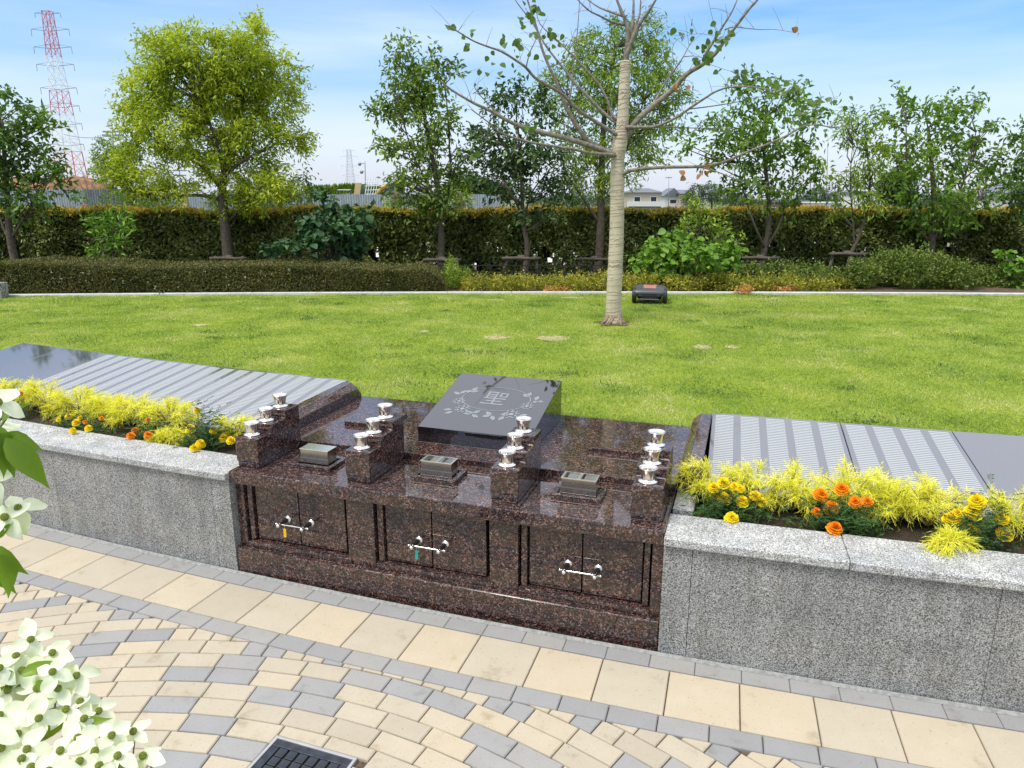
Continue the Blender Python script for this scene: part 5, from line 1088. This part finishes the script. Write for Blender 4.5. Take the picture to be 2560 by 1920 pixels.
# small weeds on the soil
n = 2600; ph = np.where(rng.random(n) < .5, rng.uniform(-24.5, -20.4, n), rng.uniform(-16.8, -13.5, n)); r = rng.uniform(42.35, 42.66, n); P = np.c_[C0[0] + r * np.sin(np.radians(ph)), C0[1] - r * np.cos(np.radians(ph)), .55 + 0 * r]
P = P[(np.sin(ph * 23) + np.sin(ph * 61 + r * 40)) > .2]; V_, Fc = leafgeo(P, rdir(len(P), up=1.), rdir(len(P)), rng.uniform(.015, .04, len(P)), .004)
tag(link('bed_weeds', npmesh('weeds', V_, Fc), M['deepgreen']), 'fine green weeds growing on the dark flower bed soil', 'weeds', kind='stuff')

# ------------------------------------------------------------------ flowering dogwood in the foreground
dg = empty('flowering_dogwood', (-1.75, 1.0, 0)); tag(dg, 'dogwood branches with white four-bracted flowers at the left edge in the foreground', 'shrub')
OD = Vector((-1.75, 1.0, 0))
def bractmesh(seed):
    r_ = random.Random(seed); V_ = []; n, m = 9, 6; curl = r_.uniform(-.25, .35); tw = r_.uniform(-.3, .3)
    for i in range(n + 1):
        t = i / n; w_ = .33 * math.sin(PI * min(t * .90 + .08, 1)) ** .85 * (1 - .30 * t * t) if i < n else .0
        if i == 0: w_ = .07
        for j in range(m + 1):
            s_ = (j / m - .5) * 2; V_.append((t, s_ * w_ * 1.05 + .03 * math.sin(6 * t), .10 * (s_ * s_) * w_ * 3 - curl * t * t * .6 + tw * t * s_ * w_ + .02 * math.sin(9 * t + 3 * s_) + .008 * math.cos(11 * s_) * (1 - t)))
    fs = [(i * (m + 1) + j, (i + 1) * (m + 1) + j, (i + 1) * (m + 1) + j + 1, i * (m + 1) + j + 1) for i in range(n) for j in range(m)]
    me = bpy.data.meshes.new('bract'); me.from_pydata(V_, [], fs); me.update(); me.materials.append(M['bract']); me.polygons.foreach_set('use_smooth', [True] * len(fs)); return me
BM = [bractmesh(s) for s in range(6)]
bq = MB(); 
for i in range(70):
    z_ = 1 - 2 * (i + .5) / 70; a = i * 2.399963; rr_ = math.sqrt(1 - z_ * z_); v = Vector((rr_ * math.cos(a), rr_ * math.sin(a), z_)); bq.ball(v * .0052, .0011, 5, 4)
bq.ball((0, 0, 0), .0050, 12, 8); ballm = bq.mesh('button')
stems = MB()
def dog(px, py, dist, sz=.042, tilt=None, root=None):
    p = at_y(px, py, dist); view = (Vector((0, 0, H)) - p).normalized(); nrm = (view * random.uniform(.4, .9) + Vector((random.uniform(-.35, .35), random.uniform(-.35, .1), random.uniform(.45, .9)))).normalized() if tilt is None else Vector(tilt).normalized()
    e = empty('flower', p - OD, 0, dg); e.rotation_mode = 'QUATERNION'; e.rotation_quaternion = nrm.to_track_quat('Z', 'Y')
    link('button', ballm, M['dogball'], e, loc=(0, 0, .004), smooth=True); a0 = random.uniform(0, PI)
    for k in range(4):
        a = a0 + k * PI / 2 + random.uniform(-.18, .18); o = link('bract', random.choice(BM), None, e, loc=(.002 * math.cos(a), .002 * math.sin(a), -.001), rot=(random.uniform(-.25, .25), random.uniform(.05, .55), a)); o.scale = (sz * random.uniform(.85, 1.15),) * 3
    r = Vector(root) if root else p + Vector((-.03, .03, -.09)); stems.tube([p - OD - nrm * .002, p - OD - nrm * .03, r - OD], [.0012, .0012, .0016], 6)
Z1 = lambda q_: (q_[0] * .2532, 1500 + q_[1] * .2532)
for a, b, dd in ((330, 395, 1.05), (545, 530, 1.04), (25, 680, 1.0), (548, 715, 1.0), (785, 755, 1.02), (100, 900, 1.0), (395, 880, 1.0), (20, 1145, .95), (410, 1170, .95), (680, 1090, .98), (1000, 1105, 1.0), (795, 1370, .94), (1130, 1340, .95), (40, 1470, .90), (815, 1600, .90), (1185, 1550, .92), (1340, 1310, .98), (1445, 1550, .95), (820, 1010, 1.0), (230, 1580, .88), (500, 1700, .86), (1050, 1760, .88), (-80, 1300, .9), (1330, 1750, .92), (180, 560, 1.03), (200, 1330, .93), (620, 1500, .91), (960, 1500, .92), (300, 1480, .9), (850, 1180, .97), (120, 1240, .95), (600, 880, 1.0), (250, 700, 1.02), (1000, 1640, .9), (700, 1720, .88), (330, 1660, .87)):
    px, py = Z1((a, b)); dog(px - 6, py, dd, random.uniform(.033, .041) if a < 1000 else .032)
for px, py, dd, tl in ((73, 1273, 1.0, (.3, -.5, .8)), (41, 1295, .98, (.0, -.6, .7)), (20, 1010, .95, (.4, -.3, .8)), (-15, 1090, .97, (0, -.5, .8)), (-10, 1200, .98, (.5, -.5, .5))): dog(px - 26, py, dd, .040, tl, root=at_y(-40, py + 60, dd + .02))
dlm = broadleaf_mesh('leaf', .22, False, .42); dlm.materials.append(M['dogleaf']); dlm.polygons.foreach_set('use_smooth', [True] * len(dlm.polygons))
def dleaf(px, py, dist, dirv, nv, s): place_leaves(dg, [at_y(px, py, dist)], [dirv], [nv], [s], dlm, None, origin=OD)
for a in ((-8, 1080, .97, (.35, -.1, -.8), (.8, -.6, .3), .07), (5, 1085, .98, (.75, .0, -.25), (.2, -.7, .7), .055), (12, 1095, .96, (.55, -.1, -.62), (.5, -.7, .45), .088), (-15, 1060, .97, (.25, -.1, -.9), (.9, -.5, .1), .08), (5, 1055, .98, (.5, 0, .55), (-.3, -.7, .6), .045),
          (-40, 1365, .95, (.72, -.1, -.5), (.4, -.8, .5), .068), (-40, 1395, .95, (.6, -.1, -.75), (.7, -.7, .2), .068), (-48, 1360, .96, (.4, 0, -.9), (.8, -.6, .2), .07), (0, 1345, .97, (.3, 0, .5), (0, -.8, .6), .03), (0, 1385, .94, (.3, -.1, -.95), (.9, -.4, .2), .07)): dleaf(*a)
for a, b in ((130, 700), (200, 750), (60, 830), (300, 1000), (550, 960), (600, 1000), (480, 1080), (150, 1050), (400, 1400), (420, 1500), (200, 1520), (180, 1480), (480, 1620), (120, 1560), (640, 1280), (350, 800), (560, 1600), (950, 1640), (0, 860)):
    px, py = Z1((a, b)); dleaf(px, py, 1.0 if b < 1200 else .97, (random.uniform(-1, 1), random.uniform(-.2, .5), random.uniform(-.8, .4)), (random.uniform(-.3, .3), -.7, .7), random.uniform(.045, .075))
hub1 = at_y(-60, 1960, 1.05) - OD; hub2 = at_y(-60, 1330, 1.05) - OD
stems.tube([Vector((0, 0, 0)), Vector((.1, 0, .6)), hub1 + Vector((-.2, 0, -.15)), hub1, hub1 + Vector((.12, -.02, .06)), hub1 + Vector((.2, -.02, .1))], [.03, .024, .012, .008, .005, .003], 8)
stems.tube([Vector((.1, 0, .6)), Vector((.25, 0, 1.1)), hub2 + Vector((-.15, 0, -.1)), hub2, hub2 + Vector((.03, 0, .1))], [.02, .016, .010, .006, .003], 8)
for a, b, c, d in ((250, 560, 160, 760), (600, 1180, 940, 1150), (820, 1250, 940, 1150), (130, 950, 280, 1080), (240, 1020, 320, 960)): p0, p1 = at_y(*Z1((a, b)), 1.04) - OD, at_y(*Z1((c, d)), 1.04) - OD; stems.tube([p0, p1], [.0016, .0014], 6)
for px, py in ((20, 1040), (40, 1010), (0, 1100)): stems.tube([at_y(px, py, .98) - OD, at_y(-30, py + 70, 1.0) - OD, hub2], [.0015, .002, .004], 6)
stems.build('branches', M['stem'], dg, smooth=True)

# ------------------------------------------------------------------ far background
FY = 45.; ff = empty('sheet_metal_fence', (0, FY, 0)); tag(ff, 'long blue-grey corrugated sheet metal fence beyond the hedge', 'fence')
def corr(wd, h, n=6):
    q = MB(); V_ = []
    for i in range(n * 4 + 1): x = wd * i / (n * 4); y = (0, -.035, -.035, 0)[i % 4]; V_ += [(x, y, 0), (x, y, h)]
    q.add(V_, [(2 * i, 2 * i + 2, 2 * i + 3, 2 * i + 1) for i in range(n * 4)]); return q
pm = {}
x = (-40 - CX) / F * FY
while x < (1240 - CX) / F * FY:
    px = CX + x / FY * F; top = 2.06 + (495 - (474 if px < 425 else 487)) / F * FY + random.uniform(-.02, .02)
    if px < 425: hz_ = round(top, 2); mt = 'sheet' if px < 240 else 'sheetdark'
    else: mt = 'sheet'
    corr(.88, top - .1).build('sheet_panel', M[mt], ff, loc=(x, 0, .1)); x += .90
MB().box((481 - CX) / F * FY, (494 - CX) / F * FY, -.12, -.04, .1, 2.45).build('post', M['ochre'], ff)
for px in (116, 440, 548, 1180): xx = (px - CX) / F * FY; MB().box(xx - .04, xx + .04, -.1, -.04, .1, 2.3).build('post', M['greymetal'], ff)
# soil heap
def heap(name, label, cat, x0, x1, Y, dep, zb, prof, mt, kind=None, rough=.35):
    nx_, ny_ = 60, 14; V_ = []
    for i in range(nx_ + 1):
        t = i / nx_; x = x0 + (x1 - x0) * t; hgt = np.interp(t, [p[0] for p in prof], [p[1] for p in prof])
        for j in range(ny_ + 1): s_ = j / ny_; V_.append((x, Y + dep * (s_ - .0), zb + hgt * min(1, math.sin(PI * (.08 + s_ * .84)) ** .6 * 1.05) + random.uniform(-rough, rough) * .25 * (hgt > .3)))
    o = MB().add(V_, [(i * (ny_ + 1) + j, (i + 1) * (ny_ + 1) + j, (i + 1) * (ny_ + 1) + j + 1, i * (ny_ + 1) + j + 1) for i in range(nx_) for j in range(ny_)]).build(name, M[mt], smooth=True); tag(o, label, cat, kind=kind); return o
heap('soil_heap', 'brown heap of dug soil beyond the metal fence at the left', 'soil heap', (-120 - CX) / F * 70, (330 - CX) / F * 70, 66, 9, -.6, [(0, 3.6), (.3, 4.2), (.55, 4.45), (.68, 4.1), (.74, 4.6), (.85, 4.1), (.93, 3.0), (1, .8)], 'claysoil', rough=1.1)
heap('grassy_bank', 'low grassy bank behind the metal fence near the thin floodlight pole', 'bank', (690 - CX) / F * 60, (1080 - CX) / F * 60, 56, 8, -.4, [(0, 1.5), (.2, 2.7), (.3, 3.2), (.45, 3.0), (.6, 2.9), (.8, 2.9), (1, 2.2)], 'farland', 'structure')
P = []
for i in range(2600): px = random.uniform(760, 1010); P.append(tuple(at_y(px, random.uniform(470, 492) - 5 * math.exp(-((px - 870) / 35) ** 2), 56.)))
P = np.array(P); V_, Fc = leafgeo(P, rdir(len(P), up=1.5), rdir(len(P)), .35, .08); tag(link('bank_grass', npmesh('bg', V_, Fc), M['willow']), 'long yellow-green grass on the bank beyond the metal fence', 'grass', kind='stuff')
JY = 46.5
def jb(name, label, cat, px0, px1, py0, py1, mt, depth=.15, lean=0., Yj=JY, **k):
    a, b = at_y(px0, py1, Yj), at_y(px1, py0, Yj); o = MB().hexa([(a.x, Yj, a.z), (b.x, Yj, a.z), (b.x, Yj + depth, a.z), (a.x, Yj + depth, a.z), (a.x + lean, Yj, b.z), (b.x + lean, Yj, b.z), (b.x + lean, Yj + depth, b.z), (a.x + lean, Yj + depth, b.z)]).build(name, M[mt]); tag(o, label, cat); return o
jb('plywood_board', 'ochre plywood board leaning above the metal fence', 'board', 884, 897, 457, 492, 'ochre', lean=.15)
jb('green_board', 'green board leaning beside the ochre plywood', 'board', 899, 911, 460, 492, 'greenboard', lean=.1, Yj=46.8)
e = empty('scaffold_stack', at_y(918, 492, JY)); tag(e, 'bundle of white scaffold frames leaning above the metal fence', 'scaffold frames')
for i in range(5):
    x0 = -.15 + i * .16; MB().tube([(x0, 0, 0), (x0 + .25, 0, 1.15)], .025, 5).build('upright', M['white'], e)
for z_ in (.15, .4, .65, .9): MB().tube([(-.1, 0, z_), (.75, 0, z_ + .03)], .02, 5).build('rung', M['white'], e)
e = empty('sheet_pile_stack', at_y(970, 494, JY)); tag(e, 'upright stack of dark blue corrugated sheets above the metal fence', 'metal sheets')
for i in range(5): MB().box(i * .13 - .25, i * .13 - .15, 0, .2, 0, .83).build('sheet', M['bluesteel'], e)
q = MB().tube([at_y(940, 491, JY), at_y(948, 478, JY), at_y(958, 468, JY), at_y(968, 464, JY)], [.08, .13, .15, .13], 8); tag(q.build('excavator_arm', M['yellowpaint'], smooth=True), 'yellow digger arm showing above the metal fence', 'digger')
e = empty('rail_frame', at_y(845, 492, JY)); tag(e, 'thin dark rail frame above the metal fence', 'frame')
for px in (844, 876): p = at_y(px, 492, JY) - e.location; MB().box(p.x - .03, p.x + .03, 0, .05, -.3, .42).build('upright', M['bluesteel'], e)
MB().box(0, .83, 0, .05, .40, .45).build('rail', M['white'], e)
def pole(name, label, px, pyt, pyb, Y, arms, r=.1, lean=0):
    t_, b_ = at_y(px, pyt, Y), at_y(px + lean, pyb, Y); e = empty(name, (b_.x, Y, -.5)); tag(e, label, 'pole'); MB().tube([(0, 0, 0), (t_.x - b_.x, 0, t_.z + .5)], [r, r * .6], 8).build('shaft', M['greymetal'], e, smooth=True)
    for py, w_ in arms: p = at_y(px, py, Y); MB().box(t_.x - b_.x - w_ / 2, t_.x - b_.x + w_ / 2, -.06, .06, p.z + .5, p.z + .62).build('crossarm', M['greymetal'], e)
    return e, t_, b_
pole('utility_pole', 'utility pole with two crossarms left of the large rounded tree', 278, 306, 420, 60, [(331, 1.5), (340, 1.7)], .13)
pole('utility_pole', 'faint thin pole seen through the large rounded tree', 447, 410, 480, 75, [(428, 1.4), (440, 1.2)], .09)
e, t_, b_ = pole('floodlight_pole', 'grey pole with floodlights above the metal fence', 912, 404, 492, 50, [], .07)
for py, dx in ((409, -.35), (429, -.25)):
    p = at_y(908, py, 50) - e.location; MB().tube([(t_.x - b_.x, 0, p.z), (t_.x - b_.x + dx, 0, p.z)], .02, 5).build('bracket', M['greymetal'], e); MB().ball((t_.x - b_.x + dx, 0, p.z - .03), .12, 10, 6).build('floodlight', M['greymetal'], e)
for px, a, b, Y in ((2070, 340, 500, 95, ), (2028, 365, 500, 130), (1672, 440, 520, 130), (1937, 470, 520, 110)): pole('utility_pole', {2070: 'tall thin white pole between the two right-hand trees', 2028: 'faint distant pole left of the slender forked tree', 1672: 'thin grey pole before the distant white gable house', 1937: 'short pole seen under the three-stemmed tree'}[px], px, a, b, Y, [(445, 1.2)] if px == 1672 else [], .07)
def wire(p0, p1, sag, name='power_line', lab=''):
    n_ = 10; pts = [Vector(p0).lerp(Vector(p1), i / n_) - Vector((0, 0, sag * 4 * (i / n_) * (1 - i / n_))) for i in range(n_ + 1)]; tag(MB().tube(pts, .03, 4).build(name, M['greymetal']), lab, 'power line')
wire(at_y(160, 336, 62), at_y(272, 340, 60), .2, lab='upper power line running left from the crossarmed utility pole'); wire(at_y(276, 342, 60), at_y(420, 352, 62), .2, lab='power line running right from the crossarmed utility pole')
# pylons
def pylon(name, label, pxc, pytop, Y, h_base, wb, wt, arms, cols, r):
    top = at_y(pxc, pytop, Y); zb = -2.5; Ht = top.z - zb; e = empty(name, (top.x, Y, zb)); tag(e, label, 'pylon')
    def wd(t): return wb * (1 - t) ** 1.25 + wt
    levels = [0] + [(i / 16) ** .85 for i in range(1, 17)]
    for i in range(16):
        t0, t1 = levels[i], levels[i + 1]; w0, w1 = wd(t0) / 2, wd(t1) / 2; q = MB(); z0, z1 = t0 * Ht, t1 * Ht
        cs0 = [(-w0, -w0), (w0, -w0), (w0, w0), (-w0, w0)]; cs1 = [(-w1, -w1), (w1, -w1), (w1, w1), (-w1, w1)]
        for k in range(4):
            j = (k + 1) % 4; q.tube([(*cs0[k], z0), (*cs1[k], z1)], r * (1.5 if t0 < .4 else 1.1), 4); q.tube([(*cs0[k], z0), (*cs1[j], z1)], r * .55, 4); q.tube([(*cs0[j], z0), (*cs1[k], z1)], r * .55, 4); q.tube([(*cs1[k], z1), (*cs1[j], z1)], r * .55, 4)
        tm = (t0 + t1) / 2; mt = [c for (a, c) in cols if tm >= a][-1]; q.build('lattice_section', M[mt], e)
    for t, w_, mt in arms:
        z_ = t * Ht; q = MB(); q.tube([(-w_, 0, z_ + .1 * w_), (0, 0, z_), (w_, 0, z_ + .1 * w_)], r * 1.0, 4); q.tube([(-w_, 0, z_ + .1 * w_), (0, 0, z_ + .25 * w_), (w_, 0, z_ + .1 * w_)], r * .6, 4)
        for s_ in (-1, 1): q.tube([(s_ * w_, 0, z_ + .1 * w_), (s_ * (w_ + .8 * r), 0, z_ - .25 * w_)], r * .8, 4)
        q.build('crossarm', M[mt], e)
pylon('transmission_tower', 'tall red and white lattice transmission tower at the upper left', 118, 28, 300, 0, 6.8, 2.7, [(.985, 4.8, 'greymetal'), (.905, 7.2, 'greymetal'), (.82, 7.2, 'greymetal'), (.735, 7.2, 'greymetal'), (.62, 7, 'greymetal'), (.53, 7, 'greymetal'), (.44, 7, 'greymetal'), (.335, 6.6, 'greymetal')], [(0, 'red'), (.32, 'white'), (.48, 'red'), (.64, 'white'), (.80, 'red')], .12)
pylon('transmission_tower', 'small distant grey lattice tower above the metal fence', 872, 374, 760, 0, 8, 3.6, [(.97, 6, 'hazemetal'), (.86, 8.5, 'hazemetal'), (.68, 8.5, 'hazemetal'), (.5, 8.5, 'hazemetal')], [(0, 'hazemetal')], .11)
# houses
def win(e, x, z_, w_, h_, y=-.03):
    f = MB().box(x, x + w_, y - .03, y + .03, z_, z_ + h_).build('window', M['white'], e); MB().box(x + .12, x + w_ - .12, y - .05, y - .031, z_ + .12, z_ + h_ - .12).build('pane', M['glass'], f)
def house(name, label, px0, px1, pyr, pye, Y, wall, roof, kind='hip', dep=9., low=None):
    a = (px0 - CX) / F * Y; b = (px1 - CX) / F * Y; zr = at_y(px0, pyr, Y).z; ze = at_y(px0, pye, Y).z; zb = -2.4; W_ = b - a; e = empty(name, (a, Y, zb)); tag(e, label, 'house'); h = ze - zb; hr = zr - zb
    MB().box(0, W_, 0, dep, 0, h).build('wall', M[wall], e)
    ov = .6
    if kind == 'hip': V_ = [(-ov, -ov, h), (W_ + ov, -ov, h), (W_ + ov, dep + ov, h), (-ov, dep + ov, h), (W_ * .3, dep / 2, hr), (W_ * .7, dep / 2, hr)]; fs = [(0, 1, 5, 4), (1, 2, 5), (2, 3, 4, 5), (3, 0, 4), (3, 2, 1, 0)]
    elif kind == 'gable': V_ = [(-ov, -ov, h), (W_ + ov, -ov, h), (W_ + ov, dep + ov, h), (-ov, dep + ov, h), (-ov, dep / 2, hr), (W_ + ov, dep / 2, hr)]; fs = [(0, 1, 5, 4), (1, 2, 5), (2, 3, 4, 5), (3, 0, 4), (3, 2, 1, 0)]
    elif kind == 'gablef': V_ = [(-ov, -ov, h), (W_ + ov, -ov, h), (W_ + ov, dep + ov, h), (-ov, dep + ov, h), (W_ / 2, -ov, hr), (W_ / 2, dep + ov, hr)]; fs = [(0, 1, 4), (1, 2, 5, 4), (2, 3, 5), (3, 0, 4, 5), (3, 2, 1, 0)]
    else: V_ = [(-.2, -.2, h + .01), (W_ + .2, -.2, h + .01), (W_ + .2, dep + .2, h + .01), (-.2, dep + .2, h + .01), (-.2, -.2, hr), (W_ + .2, -.2, hr), (W_ + .2, dep + .2, hr), (-.2, dep + .2, hr)]; fs = [(3, 2, 1, 0), (4, 5, 6, 7), (0, 1, 5, 4), (1, 2, 6, 5), (2, 3, 7, 6), (3, 0, 4, 7)]
    MB().add(V_, fs).build('roof', M[roof], e)
    n_ = max(1, int(W_ / 2.6))
    for i in range(n_):
        for z_ in ((h - 2.1), (h - 4.9)):
            if z_ > .4: win(e, W_ / n_ * (i + .3), z_, W_ / n_ * .42, 1.2)
    return e, W_, h
e, W_, h = house('suburban_house', 'beige two-storey house with a grey hipped roof right of the wrapped trunk', 1563, 1642, 470, 481, 170, 'beige', 'roof')
MB().box(-.3, W_ + .3, -1.2, -.02, h - 3.1, h - 2.0).build('balcony', M['offwhite'], e)
MB().box(-.6, W_ + 1.8, -1.6, 1.5, h - 3.6, h - 3.35).build('lower_roof', M['roof'], e)
house('suburban_house', 'white gabled house beside the beige hipped house', 1650, 1690, 470, 490, 210, 'offwhite', 'roof', 'gablef'); house('suburban_house', 'pink-beige low house with a grey roof right of the white gable', 1690, 1722, 474, 484, 205, 'beige', 'roof', 'gable')
house('shed', 'long low grey shed seen under the three-stemmed tree', 1860, 2000, 500, 506, 150, 'brownwall', 'roof', 'flat'); house('shed', 'low white structure left of the slender forked tree', 2030, 2082, 505, 508, 140, 'offwhite', 'white', 'flat')
house('suburban_house', 'pale grey building with a dark window between the two right-hand trees', 2132, 2245, 478, 486, 130, 'offwhite', 'roof', 'flat'); house('suburban_house', 'white gabled house behind the tree at the right edge', 2470, 2600, 455, 490, 120, 'offwhite', 'roof', 'gablef'); house('suburban_house', 'small red-brown roofed house near the right edge', 2436, 2466, 474, 490, 150, 'brownwall', 'rooftile', 'gable')
house('suburban_house', 'low red-roofed house glimpsed between the dark tree and the upright tree', 1195, 1250, 484, 490, 160, 'brownwall', 'rooftile', 'gable')
def fartree(label, Y, px, blobs, mat='fartree', Ln=.3, dens=2.2, per=8, r0=.25, zb=-2.2):
    return tree('background_tree', label, Y, [(px, 520), (px, 500), (px, 480)], r0, blobs, mat, dens, per, Ln, Ln * .5, Ln * 3, cat='tree', group='trees far beyond the hedge', zb=zb, limbs=12, jit=Ln * .5)
fartree('olive tree standing beyond the fence, left of the large rounded tree', 52, 285, [(262, 372, 24, 24), (290, 365, 24, 24), (250, 400, 22, 20), (285, 400, 34, 26), (310, 390, 20, 30), (275, 430, 45, 25)], 'midgreen', .18, 3.5, zb=.0)
fartree('dark evergreen bush beyond the hedge, right of the large rounded tree', 26, 690, [(640, 470, 30, 26), (680, 450, 26, 28), (700, 490, 40, 30), (765, 445, 20, 22), (740, 480, 38, 30), (650, 510, 40, 16), (775, 490, 24, 20), (790, 475, 16, 14)], 'darkgreen', .15, 5, zb=.2)
fartree('shrubby growth in front of the dark fence sheets at the left', 40, 330, [(290, 500, 36, 26), (340, 495, 36, 24), (390, 505, 40, 20), (200, 490, 22, 18)], 'deepgreen', .16, 4, zb=.1)
fartree('bright rounded bush behind the upright tree', 24, 1150, [(1130, 490, 30, 28), (1165, 490, 22, 26), (1085, 510, 30, 14)], 'willow', .11, 6, zb=.2)
fartree('low pale green bush just behind the hedge top', 22, 990, [(970, 512, 16, 10), (990, 510, 24, 12), (1010, 516, 20, 8)], 'willow', .10, 6, zb=.2)
fartree('dark distant conifer mass between the upright tree and the dark tree', 120, 1170, [(1140, 475, 30, 20), (1180, 465, 40, 24), (1230, 480, 50, 20)], 'darkgreen', .6)
fartree('distant dark trees left of the wrapped trunk', 110, 1430, [(1400, 500, 40, 18), (1440, 490, 22, 22), (1470, 500, 40, 16), (1510, 495, 20, 18), (1360, 505, 40, 14)])
fartree('rounded distant trees right of the beige house', 140, 1780, [(1740, 484, 22, 22), (1775, 480, 26, 20), (1810, 490, 40, 18), (1850, 500, 40, 14), (1725, 505, 26, 10)])
fartree('distant tree clump left of the slender forked tree', 160, 2040, [(2010, 500, 28, 14), (2045, 490, 28, 22), (2075, 500, 26, 18), (1990, 508, 30, 8)])
fartree('dark distant conifer between the two right-hand trees', 110, 2240, [(2225, 460, 28, 26), (2255, 450, 26, 30), (2240, 490, 34, 24)], 'darkgreen', .5)
fartree('distant dark trees behind the vase-shaped tree', 150, 2380, [(2300, 500, 60, 16), (2380, 495, 50, 18), (2440, 505, 40, 12)])
fartree('distant greenery behind the metal fence at centre left', 160, 1040, [(1040, 498, 40, 10), (760, 492, 30, 8), (1110, 498, 30, 10)])
# leafless twigs
q = MB(); b0 = at_y(225, 500, 50)
for i in range(26):
    a = random.uniform(-1.2, 1.2); L_ = random.uniform(.8, 2.6); d = Vector((math.sin(a), 0, math.cos(a))); q.tube([b0 - b0, d * L_ * .5, d * L_ + Vector((random.uniform(-.2, .2), 0, -.1))], [.03, .02, .01], 4, cap=False)
o = q.build('bare_shrub', M['barkpale'], loc=b0); tag(o, 'leafless twiggy shrub before the soil heap', 'shrub')
# roadside flowers seen over the hedge
for px, py, lb in ((170, 527, 'left'), (212, 520, 'right')):
    p = at_y(px, py, 15.3); P = np.array(p)[None] * 0 + rng.normal(size=(60, 3)) * [.05, .05, .07]; V_, Fc = leafgeo(P, rdir(60), rdir(60), .03, .02)
    o = link('red_blossom', npmesh('rb', V_, Fc), M['red'], loc=p); tag(o, f'{lb} tuft of pink-red blossom above the hedge at the left', 'flowers')
